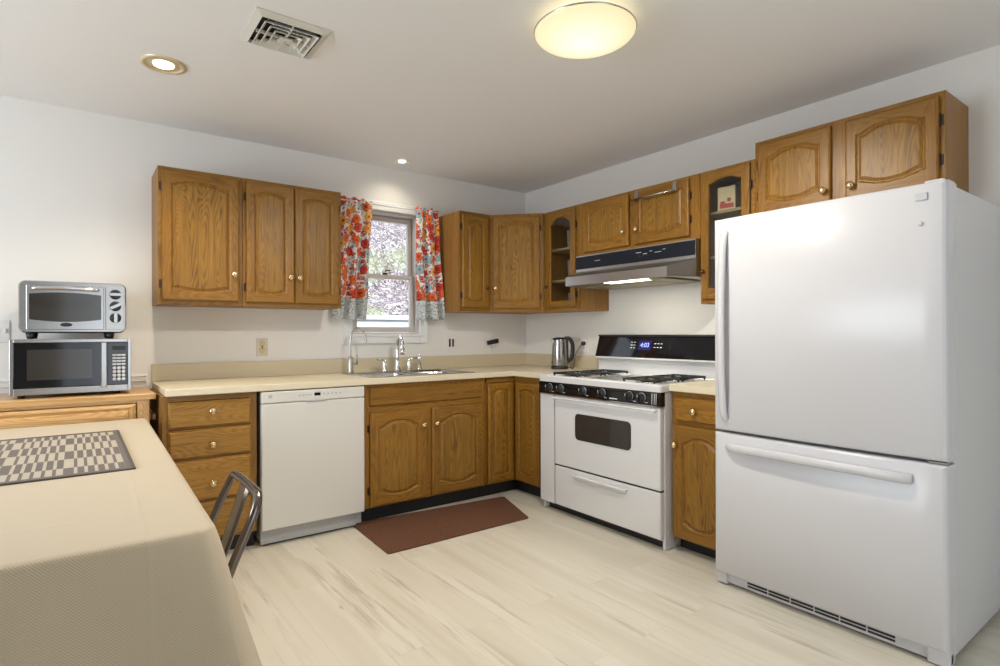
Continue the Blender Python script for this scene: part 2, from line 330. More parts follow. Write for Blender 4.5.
# ------------------------------------------------------------ mesh helpers
class MB:
    """one mesh; shapes are added then built as one object"""
    def __init__(s): s.bm = bmesh.new(); s.mats = []; s.uv = None
    def mi(s, m):
        if m not in s.mats: s.mats.append(m)
        return s.mats.index(m)
    def box(s, x0, x1, y0, y1, z0, z1, m, bev=0.0, seg=2):
        x0, x1 = sorted((x0, x1)); y0, y1 = sorted((y0, y1)); z0, z1 = sorted((z0, z1))
        r = bmesh.ops.create_cube(s.bm, size=1.0)
        vs = r['verts']
        for v in vs: v.co = Vector(((x0+x1)/2 + v.co.x*(x1-x0), (y0+y1)/2 + v.co.y*(y1-y0), (z0+z1)/2 + v.co.z*(z1-z0)))
        k = s.mi(m)
        fs = {f for v in vs for f in v.link_faces}
        for f in fs: f.material_index = k
        if bev > 0:
            es = list({e for v in vs for e in v.link_edges})
            r = bmesh.ops.bevel(s.bm, geom=es, offset=min(bev, (x1-x0)*.45, (y1-y0)*.45, (z1-z0)*.45), segments=seg, profile=0.5, affect='EDGES')
            for f in r['faces']: f.material_index = k
        return s
    def loops(s, loops, m, cap0=True, cap1=True, closed=True, smooth=False, mats=None):
        k = s.mi(m)
        V = [[s.bm.verts.new(p) for p in lp] for lp in loops]
        for i in range(len(V)-1):
            a, b = V[i], V[i+1]; n = len(a)
            for j in range(n if closed else n-1):
                f = s.bm.faces.new((a[j], a[(j+1) % n], b[(j+1) % n], b[j])); f.material_index = k; f.smooth = smooth
        if closed and cap0: f = s.bm.faces.new(list(reversed(V[0]))); f.material_index = k
        if closed and cap1: f = s.bm.faces.new(V[-1]); f.material_index = k
        return V
    def lathe(s, prof, c, axis, m, n=24, cap=True, smooth=True):
        """prof: (r, h) list, axis 'x','y','z' or Vector"""
        ax = {'x': Vector((1, 0, 0)), 'y': Vector((0, 1, 0)), 'z': Vector((0, 0, 1))}.get(axis, axis) if isinstance(axis, str) else axis.normalized()
        t = Vector((0, 0, 1)) if abs(ax.z) < .9 else Vector((1, 0, 0))
        u = ax.cross(t).normalized(); v = ax.cross(u); c = Vector(c)
        lp = [[c + ax*h + (u*math.cos(2*PI*i/n) + v*math.sin(2*PI*i/n))*max(r, 1e-4) for i in range(n)] for r, h in prof]
        s.loops(lp, m, cap, cap, smooth=smooth); return s
    def cyl(s, a, b, r, m, n=16):
        a, b = Vector(a), Vector(b); s.lathe([(r, 0), (r, (b-a).length)], a, b-a, m, n); return s
    def tube(s, pts, r, m, n=10, smooth=True, flat=1.0):
        pts = [Vector(p) for p in pts]; rs = r if isinstance(r, (list, tuple)) else [r]*len(pts)
        lp = []; pu = None
        for i, p in enumerate(pts):
            t = (pts[min(i+1, len(pts)-1)] - pts[max(i-1, 0)]).normalized()
            if pu is None:
                ref = Vector((0, 0, 1)) if abs(t.z) < .9 else Vector((1, 0, 0)); pu = t.cross(ref).normalized()
            u = (pu - t*pu.dot(t)).normalized(); pu = u; v = t.cross(u)
            lp.append([p + (u*math.cos(2*PI*k/n) + v*math.sin(2*PI*k/n)*flat)*rs[i] for k in range(n)])
        s.loops(lp, m, smooth=smooth); return s
    def prism(s, poly, z0, z1, m, plane='xy'):
        f = {'xy': lambda a, b, h: (a, b, h), 'xz': lambda a, b, h: (a, h, b), 'yz': lambda a, b, h: (h, a, b)}[plane]
        s.loops([[f(a, b, z0) for a, b in poly], [f(a, b, z1) for a, b in poly]], m); return s
    def build(s, name, parent=None, smooth_angle=None, loc=None):
        bmesh.ops.recalc_face_normals(s.bm, faces=s.bm.faces[:])
        me = bpy.data.meshes.new(name); s.bm.to_mesh(me); s.bm.free()
        for m in s.mats: me.materials.append(m)
        o = bpy.data.objects.new(name, me); COL.objects.link(o)
        if parent is not None: o.parent = parent
        if loc: o.location = loc
        return o

def spline(pts, n=8):
    pts = [Vector(p) for p in pts]; out = []
    for i in range(len(pts)-1):
        p0 = pts[max(i-1, 0)]; p1 = pts[i]; p2 = pts[i+1]; p3 = pts[min(i+2, len(pts)-1)]
        for k in range(n):
            t = k/n
            out.append(0.5*((2*p1) + (-p0+p2)*t + (2*p0-5*p1+4*p2-p3)*t*t + (-p0+3*p1-3*p2+p3)*t**3))
    out.append(pts[-1]); return out
def rrect(x0, x1, y0, y1, r, n=4):
    o = []
    for cx, cy, a0 in ((x1-r, y0+r, -90), (x1-r, y1-r, 0), (x0+r, y1-r, 90), (x0+r, y0+r, 180)):
        for k in range(n+1):
            a = math.radians(a0 + 90*k/n); o.append((cx + r*math.cos(a), cy + r*math.sin(a)))
    return o
def thing(name, label, cat, loc=(0, 0, 0), rotz=0.0, group=None):
    o = bpy.data.objects.new(name, None); COL.objects.link(o); o.empty_display_size = 0.1
    o.location = loc; o.rotation_euler = (0, 0, rotz); o['label'] = label; o['category'] = cat
    if group: o['group'] = group
    return o
def tag(o, label, cat, group=None):
    o['label'] = label; o['category'] = cat
    if group: o['group'] = group
    return o
def struct(o, label=None):
    o['kind'] = 'structure'
    if label: o['label'] = label
    return o
def text_mesh(body, size, loc, rot, m, name, parent, depth=0.0004):
    c = bpy.data.curves.new(name, 'FONT'); c.body = body; c.size = size; c.extrude = depth; c.align_x = 'CENTER'; c.align_y = 'CENTER'
    t = bpy.data.objects.new(name, c); COL.objects.link(t)
    bpy.context.view_layer.update()
    me = bpy.data.meshes.new_from_object(t); bpy.data.objects.remove(t)
    me.materials.clear(); me.materials.append(m)
    o = bpy.data.objects.new(name, me); COL.objects.link(o); o.parent = parent; o.location = loc; o.rotation_euler = rot
    return o

# ------------------------------------------------------------ room shell
H = 2.45; XL = -5.6; YR = -6.5
WX0, WX1, WZ0, WZ1 = -1.635, -1.085, 1.185, 2.115      # kitchen window opening
b = MB(); b.box(XL-.15, .15, YR-.15, .15, -.12, 0, floor_m); struct(b.build('floor'), 'whitewashed wood plank floor')
b = MB(); b.box(XL-.15, .15, YR-.15, .15, H, H+.12, ceil_m); struct(b.build('ceiling'), 'flat off-white ceiling')
b = MB()
b.box(XL, WX0, 0, .14, 0, H, wall_m); b.box(WX1, 0, 0, .14, 0, H, wall_m); b.box(WX0, WX1, 0, .14, 0, WZ0, wall_m); b.box(WX0, WX1, 0, .14, WZ1, H, wall_m)
struct(b.build('wall_back'), 'white wall with the window')
b = MB(); b.box(0, .14, YR, .14, 0, H, wall_m); struct(b.build('wall_right'), 'white wall behind the refrigerator')
# left wall with window opening
b = MB()
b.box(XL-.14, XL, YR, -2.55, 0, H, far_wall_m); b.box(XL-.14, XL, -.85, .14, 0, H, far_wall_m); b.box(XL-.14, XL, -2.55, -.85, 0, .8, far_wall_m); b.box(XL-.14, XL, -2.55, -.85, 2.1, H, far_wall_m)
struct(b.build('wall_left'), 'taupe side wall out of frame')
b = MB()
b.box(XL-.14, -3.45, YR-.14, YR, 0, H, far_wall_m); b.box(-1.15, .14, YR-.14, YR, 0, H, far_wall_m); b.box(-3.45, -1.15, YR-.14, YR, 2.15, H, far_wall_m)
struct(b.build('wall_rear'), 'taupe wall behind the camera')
# patio door (behind the camera) and side window
b = MB()
for x in (-3.45, -2.35, -1.22): b.box(x, x+.07, YR-.1, YR-.04, .0, 2.15, trim_m, .003)
b.box(-3.45, -1.15, YR-.1, YR-.04, 2.08, 2.15, trim_m); b.box(-3.45, -1.15, YR-.1, YR-.04, 0, .1, trim_m)
struct(b.build('door_1'), 'white framed glass patio door behind the camera')
b = MB()
for y in (-2.55, -1.73, -.91): b.box(XL-.1, XL-.04, y, y+.06, .8, 2.1, trim_m, .003)
b.box(XL-.1, XL-.04, -2.55, -.85, 2.04, 2.1, trim_m); b.box(XL-.1, XL-.04, -2.55, -.85, .8, .86, trim_m)
struct(b.build('window_2'), 'white framed side window out of frame')

# kitchen window: casing, jamb, two sashes, glass
w = struct(bpy.data.objects.new('window_1', None), 'double-hung window over the sink'); COL.objects.link(w)
cw = .065
b = MB()
b.box(WX0-cw, WX0, -.022, -.001, WZ0-.065, WZ1+cw, trim_m, .004); b.box(WX1, WX1+cw, -.022, -.001, WZ0-.065, WZ1+cw, trim_m, .004)
b.box(WX0, WX1, -.022, -.001, WZ1, WZ1+cw, trim_m, .004); b.box(WX0, WX1, -.022, -.001, WZ0-.065, WZ0-.012, trim_m, .004)
b.box(WX0-.03, WX1+.03, -.034, -.001, WZ0-.014, WZ0+.004, trim_m, .004)
b.build('window_casing', w)
b = MB()
b.box(WX0, WX0+.02, 0, .13, WZ0, WZ1, sash_m); b.box(WX1-.02, WX1, 0, .13, WZ0, WZ1, sash_m); b.box(WX0+.02, WX1-.02, 0, .13, WZ1-.02, WZ1, sash_m); b.box(WX0+.02, WX1-.02, 0, .13, WZ0, WZ0+.018, sash_m)
b.build('window_jamb', w)
def sash(z0, z1, y, bot, top):
    b = MB(); x0, x1 = WX0+.022, WX1-.022; s = .034
    b.box(x0, x0+s, y, y+.035, z0, z1, sash_m, .004); b.box(x1-s, x1, y, y+.035, z0, z1, sash_m, .004)
    b.box(x0+s, x1-s, y, y+.035, z0, z0+bot, sash_m, .004); b.box(x0+s, x1-s, y, y+.035, z1-top, z1, sash_m, .004)
    o = b.build('window_sash', w)
    g = MB(); g.box(x0+s-.004, x1-s+.004, y+.015, y+.019, z0+bot-.004, z1-top+.004, glass_m); g.build('window_glass', o)
    return o
sash(WZ0+.02, 1.645, .035, .040, .034)
sash(1.615, WZ1-.022, .075, .034, .040)
b = MB(); b.box(-1.375, -1.335, .026, .042, 1.645, 1.657, hinge_m, .003); b.tube([(-1.355, .034, 1.67), (-1.345, .02, 1.674), (-1.32, .012, 1.674)], .0045, hinge_m, 8)
b.build('sash_lock', w)
# chair rail on the left part of the back wall
b = MB(); b.box(XL, -2.905, -.012, 0, .915, .962, wall_m, .004); b.box(XL, -2.905, -.02, 0, .945, .956, wall_m, .004)
struct(b.build('trim_1'), 'moulded chair rail behind the sideboard')
b = MB(); b.box(XL, -2.905, -.014, 0, 0, .09, trim_m, .004); struct(b.build('baseboard_back'))
b = MB(); b.box(-2.43, -1.83, -.575, -.55, 0, .018, oak_side, .004); struct(b.build('trim_2'), 'thin wooden floor strip under the dishwasher')

# ------------------------------------------------------------ outside the window
b = MB(); nx, ny = 46, 46; V = []
for j in range(ny+1):
    row = []
    for i in range(nx+1):
        x = -4 + 13*i/nx; t = j/ny; y = 3.1 + 9*t
        z = 1.16 + (y-3.1)*.72 + .34*mnoise.noise(Vector((x*.8, y*.8, 3))) + .16*mnoise.noise(Vector((x*3, y*3, 1))) + .06*mnoise.noise(Vector((x*8, y*8, 5)))
        row.append(b.bm.verts.new((x, y, z)))
    V.append(row)
k = b.mi(hill_m)
for j in range(ny):
    for i in range(nx): b.bm.faces.new((V[j][i], V[j][i+1], V[j+1][i+1], V[j+1][i]))
struct(b.build('hillside'), 'leaf-covered slope outside the window')
b = MB(); b.box(-4, 9, 2.85, 3.25, -.6, 1.35, concrete_m, .02); b.box(-4, 9, 2.78, 3.3, 1.375, 1.43, concrete_m, .015); b.box(-4, 9, 2.9, 3.2, 1.35, 1.375, grey_m)
struct(b.build('retaining_wall'), 'pale low wall outside the window')
b = MB(); b.box(-4, 9, .2, 2.85, -.7, -.6, concrete_m); struct(b.build('yard_ground'), 'pale ground outside the window')
random.seed(3); b = MB()
for i in range(900):
    x = random.uniform(-2.0, 4.5); y = random.uniform(3.9, 8.5); z = 1.16+(y-3.1)*.72
    a = random.uniform(0, 2*PI); el = random.uniform(.1, 1.4); ln = random.uniform(.15, .6)
    d = Vector((math.cos(a)*math.cos(el), math.sin(a)*math.cos(el)*.4, math.sin(el)))
    p = Vector((x, y, z)); q = p + d*ln*.5 + Vector((random.uniform(-.06, .06), 0, random.uniform(-.06, .06)))
    b.tube([p, q, p+d*ln], [.006, .004, .002], bark_m, 4)
o = b.build('dry_brush'); tag(o, 'tangle of bare twigs on the slope outside the window', 'brush'); o['kind'] = 'stuff'

# ------------------------------------------------------------ cabinet parts
def knob(parent, x, y, z, m=None, big=1.0):
    b = MB(); s = big*1.18
    b.lathe([(.004, 0), (.005, .002), (.0042, .008), (.006, .013), (.0135*s, .018), (.0155*s, .023), (.0135*s, .028), (.006, .031), (.0003, .032)], (x, y, z), Vector((0, -1, 0)), m or brass_m, 18)
    return b.build('knob', parent)
def hinge(parent, x, y, z, s):
    b = MB(); b.box(x, x+s*.012, y-.003, y, z-.022, z+.022, hinge_m, .001)
    b.tube([(x, y-.006, z-.03), (x, y-.007, z-.02), (x, y-.007, z+.02), (x, y-.006, z+.03)], [.0022, .0048, .0048, .0022], hinge_m, 8)
    return b.build('hinge', parent)
def arch_shape(u, kind):
    """u in 0..1 across -> 0..1 height"""
    if kind == 'flat': return 0.0
    t = abs(2*u-1)
    if t > .9: return 0.0
    t = t/.9; a = 1-t*t
    return a*a*(3-2*a)*.5 + a*.5*min(1, (1-t)/.12)
def door(parent, x0, x1, z0, z1, yf, kn=None, hg=None, glass=False, kind='arch', arch_h=None, top_arch=True, bot_arch=True, knob_m=None, hin=(.1, .1), kbig=1.0, name='door', stile=None):
    """cabinet door in the local frame; yf = plane of the face frame (door stands in front, toward -y)"""
    w_, h_ = x1-x0, z1-z0; T = .019; y0 = yf-.0015; yb = y0; yt = y0-T
    st = stile or min(.046, w_*.19); rl = st*.98
    ah = arch_h if arch_h is not None else min(.024, w_*.075)
    nt_, ns_ = 16, 4
    def ring(inset_x, zlo, zhi, ah_lo, ah_hi, y):
        a, c = x0+inset_x, x1-inset_x; pts = []
        for i in range(nt_): u = i/nt_; pts.append((a+(c-a)*u, y, zlo - ah_lo*arch_shape(u, kind)))
        for i in range(ns_): v = i/ns_; pts.append((c, y, zlo+(zhi-zlo)*v))
        for i in range(nt_): u = 1-i/nt_; pts.append((a+(c-a)*u, y, zhi + ah_hi*arch_shape(u, kind)))
        for i in range(ns_): v = 1-i/ns_; pts.append((a, y, zlo+(zhi-zlo)*v))
        return pts
    ta = ah if top_arch else 0; ba = ah*.75 if bot_arch else 0
    zt, zb = z1-rl-ta, z0+rl+ba
    R = [ring(0, z0, z1, 0, 0, yb), ring(0, z0, z1, 0, 0, yt+.006), ring(.003, z0+.003, z1-.003, 0, 0, yt+.002), ring(.008, z0+.008, z1-.008, 0, 0, yt),
         ring(st-.002, zb-.002, zt+.002, ba, ta, yt), ring(st+.003, zb+.003, zt-.003, ba, ta, yt+.004)]
    b = MB(); kv, kh, kp = b.mi(oak_v), b.mi(oak_h), b.mi(oak_panel)
    if glass:
        R.append(ring(st+.004, zb+.004, zt-.004, ba, ta, yb)); V = b.loops(R, oak_v, True, False)
        # open the back: inner ring to outer back ring
        b.bm.faces.remove([f for f in b.bm.faces if len(f.verts) == len(R[0])][0])
        n = len(V[0])
        for j in range(n): b.bm.faces.new((V[0][j], V[0][(j+1) % n], V[-1][(j+1) % n], V[-1][j]))
    else:
        R += [ring(st+.006, zb+.006, zt-.006, ba, ta, yt+.0075), ring(st+.010, zb+.010, zt-.010, ba, ta, yt+.0075), ring(st+.024, zb+.024, zt-.024, ba, ta, yt+.0015)]
        V = b.loops(R, oak_v, True, True)
    for f in b.bm.faces:
        c = f.calc_center_median(); ins = min(c.x-x0, x1-c.x)
        if not glass and len(f.verts) > 4 and abs(c.y-(yt+.0015)) < .001: f.material_index = kp
        elif not glass and c.y > yt+.001 and c.y < yt+.01 and ins > st+.006 and zb-ba+.004 < c.z < zt+ta-.004: f.material_index = kv
        elif ins > st*.98: f.material_index = kh
        else: f.material_index = kv
    # tessellate the concave panel face safely
    bmesh.ops.triangulate(b.bm, faces=[f for f in b.bm.faces if len(f.verts) > 8])
    d = b.build(name, parent)
    if glass:
        g = MB(); g.box(x0+st-.006, x1-st+.006, yb-.008, yb-.005, zb-ba-.006, zt+ta+.006, cabglass_m); g.build('glass_pane', d)
    if kn: knob(d, kn[0], yt, kn[1], knob_m, kbig)
    if hg:
        hx = x0-.001 if hg == 'l' else x1+.001; s = -1 if hg == 'l' else 1
        for hz in (z0+hin[0], z1-hin[1]): hinge(d, hx, yf, hz, s)
    return d
def slab(parent, x0, x1, z0, z1, yf, m, kn=None, name='drawer_front', lip=True, knob_m=None):
    b = MB(); T = .019; y0 = yf-.0015
    def rr(i, y): return [(x0+i, y, z0+i), (x1-i, y, z0+i), (x1-i, y, z1-i), (x0+i, y, z1-i)]
    b.loops([rr(0, y0), rr(0, y0-T*.45), rr(.004, y0-T*.6), rr(.010, y0-T)], m)
    d = b.build(name, parent)
    if kn: knob(d, kn[0], y0-T, kn[1], knob_m)
    return d
def carcass(parent, w_, d_, z0, z1, bars, back=True, top=True, side_m=None, name='carcass', ft=.019, lside=True):
    """hollow box of panels; bars = list of (x0,x1,z0,z1,horizontal?) face-frame members"""
    sm = side_m or oak_side; e = .0005
    b = MB(); T = .016; df = d_-ft
    b.box(e, T, -df, -.001, z0, z1, sm); b.box(w_-T, w_-e, -df, -.001, z0, z1, sm)
    b.box(T, w_-T, -df, -.001, z0, z0+T, sm)
    if top: b.box(T, w_-T, -df, -.001, z1-T, z1, sm)
    if back: b.box(T, w_-T, -.012, -.001, z0+T, z1-T, inside_m)
    c = b.build(name, parent)
    f = MB()
    for (a, c_, p, q, h) in bars: f.box(a, c_, -d_, -df, p, q, oak_h if h else oak_v, .001, 1)
    f.build('face_frame', parent)
    return c
def toe(parent, w_, y=-.535, name='toe_kick'):
    b = MB(); b.box(0, w_, y, y+.015, 0, .1, toe_m); b.box(0, .015, y+.015, -.02, 0, .1, toe_m); b.box(w_-.015, w_, y+.015, -.02, 0, .1, toe_m); return b.build(name, parent)
RW = -PI/2   # rotation of things standing along the right wall
UB, UT, UD = 1.362, 2.128, .312

# ---- upper cabinets, back wall
def upper_single():
    x0, x1 = -2.878, -2.443; W = x1-x0
    t = thing('wall_cabinet', 'large single-door oak wall cabinet above the counter\'s left end', 'cabinet', (x0, 0, 0), 0, None)
    carcass(t, W, UD, UB, UT, [(0, .038, UB, UT, 0), (W-.03, W, UB, UT, 0), (.038, W-.03, UB, UB+.038, 1), (.038, W-.03, UT-.032, UT, 1)])
    door(t, .018, W-.021, 1.385, 2.107, -UD, kn=(W-.047, 1.545), hg='l', hin=(.09, .09))
upper_single()
def upper_double():
    x0, x1 = -2.441, -1.834; W = x1-x0
    t = thing('wall_cabinet', 'oak wall cabinet with two narrow doors left of the window', 'cabinet', (x0, 0, 0))
    carcass(t, W, UD, UB, UT, [(0, .03, UB, UT, 0), (W-.03, W, UB, UT, 0), (.03, W-.03, UB, UB+.038, 1), (.03, W-.03, UT-.032, UT, 1), (W/2-.02, W/2+.02, UB+.038, UT-.032, 0)])
    m = .302
    door(t, .018, m-.0025, 1.385, 2.107, -UD, kn=(m-.028, 1.545), hg='l', hin=(.09, .09))
    door(t, m+.0025, W-.018, 1.385, 2.107, -UD, kn=(m+.028, 1.545), hg='r', hin=(.09, .09))
upper_double()
def upper_narrow():
    x0, x1 = -.905, -.6115; W = x1-x0
    t = thing('wall_cabinet', 'narrow one-door oak wall cabinet right of the window', 'cabinet', (x0, 0, 0))
    carcass(t, W, UD, UB, UT, [(0, .03, UB, UT, 0), (W-.03, W, UB, UT, 0), (.03, W-.03, UB, UB+.038, 1), (.03, W-.03, UT-.032, UT, 1)], lside=True)
    door(t, .018, W-.035, 1.395, 2.100, -UD, kn=(W-.06, 1.545), hg='l', knob_m=darkknob_m, hin=(.09, .09), kbig=.8)
upper_narrow()
def upper_corner():
    t = thing('corner_cabinet', 'oak corner wall cabinet with one wide diagonal door', 'cabinet', (0, 0, 0))
    a = .610; d = UD-.0; e = .001; b = MB()
    poly = [(-e, -e), (-a, -e), (-a, -d+.014), (-d+.014, -a), (-e, -a)]
    b.prism(poly, UB, UT, oak_side); b.build('carcass', t)
    # diagonal face: local axis runs from (-a,-d) to (-d,-a)
    f = bpy.data.objects.new('face_frame', None); bpy.data.objects.remove(f)
    W = (a-d)*math.sqrt(2)
    fr = MB()
    fr.box(0, .035, -.018, 0, UB, UT, oak_v, .001, 1); fr.box(W-.035, W, -.018, 0, UB, UT, oak_v, .001, 1)
    fr.box(.035, W-.035, -.018, 0, UB, UB+.038, oak_h, .001, 1); fr.box(.035, W-.035, -.018, 0, UT-.032, UT, oak_h, .001, 1)
    fr.box(.035, W-.035, -.006, 0, UB+.038, UT-.032, inside_m)
    fo = fr.build('face_frame', t); off = Vector((-a+.0005, -d+.014, 0))
    fo.location = off; fo.rotation_euler = (0, 0, -PI/4)
    dd = door(t, .026, W-.026, 1.388, 2.105, -.018, kn=(.05, 1.545), hg='r', hin=(.09, .09))
    dd.location = off; dd.rotation_euler = (0, 0, -PI/4)
upper_corner()
def shelves(parent, w_, d_, zs):
    for z in zs:
        b = MB(); b.box(.017, w_-.017, -d_+.035, -.013, z-.016, z, shelf_m, .001); b.build('shelf', parent)
def upper_glass_left():
    y0, y1 = -.6115, -.992; W = y0-y1
    t = thing('glass_door_cabinet', 'oak wall cabinet with arched glass door between corner and range hood', 'cabinet', (0, y0, 0), RW)
    carcass(t, W, UD, UB, UT, [(0, .05, UB, UT, 0), (W-.04, W, UB, UT, 0), (.05, W-.04, UB, UB+.038, 1), (.05, W-.04, UT-.032, UT, 1)])
    door(t, .04, W-.03, 1.388, 2.108, -UD, kn=(.06, 1.545), hg='r', glass=True, knob_m=darkknob_m, hin=(.09, .12), bot_arch=False, arch_h=.04, kbig=.8)
    shelves(t, W, UD, (1.60, 1.84))
    return t
upper_glass_left()
def hood_cab():
    y0, y1 = -.9935, -1.990; W = y0-y1; z0 = 1.745
    t = thing('wall_cabinet', 'short two-door oak wall cabinet above the range hood', 'cabinet', (0, y0, 0), RW)
    mid = .506-.0135
    carcass(t, W, UD, z0, UT, [(0, .085, z0, UT, 0), (W-.07, W, z0, UT, 0), (mid-.02, mid+.035, z0, UT, 0), (.085, mid-.02, z0, z0+.035, 1), (mid+.035, W-.07, z0, z0+.035, 1), (.085, mid-.02, UT-.035, UT, 1), (mid+.035, W-.07, UT-.035, UT, 1)])
    door(t, .062, .468, 1.768, 2.110, -UD, kn=(.435, 1.862), hg=None, arch_h=.030)
    door(t, .520, .930, 1.768, 2.110, -UD, kn=(.545, 1.862), hg='r', arch_h=.030, top_arch=False)
    # over-the-door towel bar
    tb = thing('towel_bar', 'silver over-door towel bar on the door above the hood', 'towel bar', (0, y0, 0), RW)
    yf = -UD-.0215
    b = MB(); z = 2.055
    for x in (.545, .835): b = MB(); b.box(x-.014, x+.014, yf-.004, yf-.0015, z-.01, 2.112, steel_m, .001); b.box(x-.014, x+.014, yf-.032, yf-.004, z-.010, z-.004, steel_m, .001); b.build('bracket', tb)
    b = MB(); b.tube([(.525, yf-.034, z-.004), (.855, yf-.034, z-.004)], .006, steel_m, 10); b.build('bar', tb)
hood_cab()
def upper_glass_tall():
    y0, y1 = -1.9915, -2.325; W = y0-y1
    t = thing('glass_door_cabinet', 'oak wall cabinet with arched glass door beside the refrigerator', 'cabinet', (0, y0, 0), RW)
    carcass(t, W, UD, UB, UT, [(0, .03, UB, UT, 0), (W-.035, W, UB, UT, 0), (.03, W-.035, UB, UB+.038, 1), (.03, W-.035, UT-.032, UT, 1)])
    door(t, .014, W-.022, 1.385, 2.115, -UD, kn=(.036, 1.545), hg='r', glass=True, knob_m=darkknob_m, hin=(.09, .12), kbig=.8)
    shelves(t, W, UD, (1.64, 1.895))
upper_glass_tall()
def over_fridge():
    y0, y1 = -2.3265, -3.162; W = y0-y1; z0, z1 = 1.80, 2.212
    t = thing('wall_cabinet', 'raised two-door oak wall cabinet above the refrigerator', 'cabinet', (0, y0, 0), RW)
    carcass(t, W, UD, z0, z1, [(0, .035, z0, z1, 0), (W-.04, W, z0, z1, 0), (.36, .475, z0, z1, 0), (.035, .36, z0, z0+.035, 1), (.475, W-.04, z0, z0+.035, 1), (.035, .36, z1-.032, z1, 1), (.475, W-.04, z1-.032, z1, 1)])
    door(t, .022, .386, 1.822, 2.190, -UD, kn=(.358, 1.880), hg='l', arch_h=.030)
    door(t, .452, .815, 1.822, 2.190, -UD, kn=(.480, 1.880), hg='r', arch_h=.030)
over_fridge()

# ---- things behind the cabinet glass
def jar(x, y, z, r, h, m, lid, label, name='jar', cat='jar', group=None):
    t = thing(name, label, cat, (x, y, z), 0, group)
    b = MB(); b.lathe([(r*.9, 0), (r, .006), (r, h*.72), (r*.75, h*.84), (r*.75, h*.9)], (0, 0, 0), 'z', m, 20); b.build('body', t)
    if lid:
        b = MB(); b.lathe([(r*.82, h*.88), (r*.82, h), (r*.7, h+.004)], (0, 0, 0), 'z', lid, 20); b.build('lid', t)
def tumbler(x, y, z, r, h, label, group=None):
    b = MB(); b.lathe([(r*.75, 0), (r*.8, .01), (r, h), (r*.93, h), (r*.72, .014), (.001, .012)], (0, 0, 0), 'z', glassware_m, 20, cap=False)
    o = b.build('drinking_glass', None); o.location = (x, y, z); tag(o, label, 'glass', group)
glassware_m = simple('clear_glassware', (0.80, 0.84, 0.84), 0.08, trans=0.6)
for (y, z, r, h, l) in ((-.78, 1.841, .036, .14, 'drinking glass on the upper shelf of the left glass-door cabinet'), (-.80, 1.601, .045, .15, 'stemless glass on the middle shelf of the left glass-door cabinet'),
                        (-.80, 1.3785, .042, .12, 'glass on the bottom of the left glass-door cabinet')):
    tumbler(-.19, y, z, r, h, l)
t = thing('food_carton', 'cream carton with a red picture behind the right cabinet glass', 'box', (-.225, -2.118, 1.896), RW+.12)
b = MB(); b.box(-.052, .052, -.03, .03, 0, .135, creambox_m, .002); b.build('carton', t)
b = MB(); b.lathe([(.012, -.0012), (.012, 0)], (.016, -.0303, .058), Vector((0, 1, 0)), redbox_m, 20); b.box(-.04, .042, -.0312, -.0302, .012, .038, redbox_m); b.box(-.036, -.008, -.0312, -.0302, .038, .052, redbox_m); b.build('printed_picture', t)
jar(-.20, -2.235, 1.896, .030, .15, jar_m, redbox_m, 'tall brown jar behind the right cabinet glass, beside the carton')
jar(-.20, -2.16, 1.641, .04, .15, jar_m, grey_m, 'brown jar on the lower shelf behind the right cabinet glass')

# ------------------------------------------------------------ base cabinets
CT = .914; CB = .876
def drawer_base():
    x0, x1 = -2.892, -2.437; W = x1-x0
    t = thing('drawer_cabinet', 'oak base cabinet with four drawers left of the dishwasher', 'cabinet', (x0, 0, 0)); D = .61
    bars = [(0, .035, .1, CB-.001, 0), (W-.04, W, .1, CB-.001, 0), (.035, W-.04, .845, CB-.001, 1), (.035, W-.04, .69, .72, 1), (.035, W-.04, .52, .56, 1), (.035, W-.04, .29, .33, 1), (.035, W-.04, .1, .13, 1)]
    carcass(t, W, D, .1, CB-.001, bars, top=False)
    cx = W/2
    for z0, z1, kz in ((.706, .842, .783), (.548, .696, .607), (.322, .536, .402), (.117, .308, .22)):
        d = slab(t, .026, W-.032, z0, z1, -D, oak_drawer, kn=(cx+.002, kz+.005), name='drawer')
    toe(t, W)
drawer_base()
def dishwasher():
    x0, x1 = -2.417, -1.815; W = x1-x0
    t = thing('dishwasher', 'white built-in dishwasher under the cream counter', 'dishwasher', (x0, 0, 0))
    b = MB(); b.box(.004, W-.004, -.595, -.03, .02, .868, grey_m); b.box(.02, W-.02, -.585, -.03, 0.001, .03, black_m); b.build('body', t)
    b = MB(); b.box(0, W, -.643, -.598, .098, .803, dw_m, .006, 3); b.build('door', t)
    b = MB(); b.box(0, W, -.643, -.598, .806, .870, dw_m, .006, 3); cp = b.build('control_panel', t)
    b = MB(); b.box(.292, .328, -.6445, -.642, .833, .851, blackglass_m, .002); b.build('display', cp)
    b = MB(); b.box(.035, .055, -.6440, -.6425, .836, .852, ltgrey_m, .001); b.build('badge', cp)
    for i in range(4): b = MB(); b.box(.20+i*.021, .214+i*.021, -.6442, -.6425, .838, .844, grey_m); b.build('button', cp)
    for i in range(5): b = MB(); b.box(.345+i*.024, .355+i*.024, -.6442, -.6425, .838, .846, grey_m); b.build('button', cp)
    b = MB(); b.box(.243, .362, -.650, -.6425, .800, .811, grey_m, .004); b.build('handle_recess', cp)
    b = MB(); b.box(.002, W-.04, -.602, -.590, .012, .096, grey_m, .002); b.build('kick_plate', t)
dishwasher()
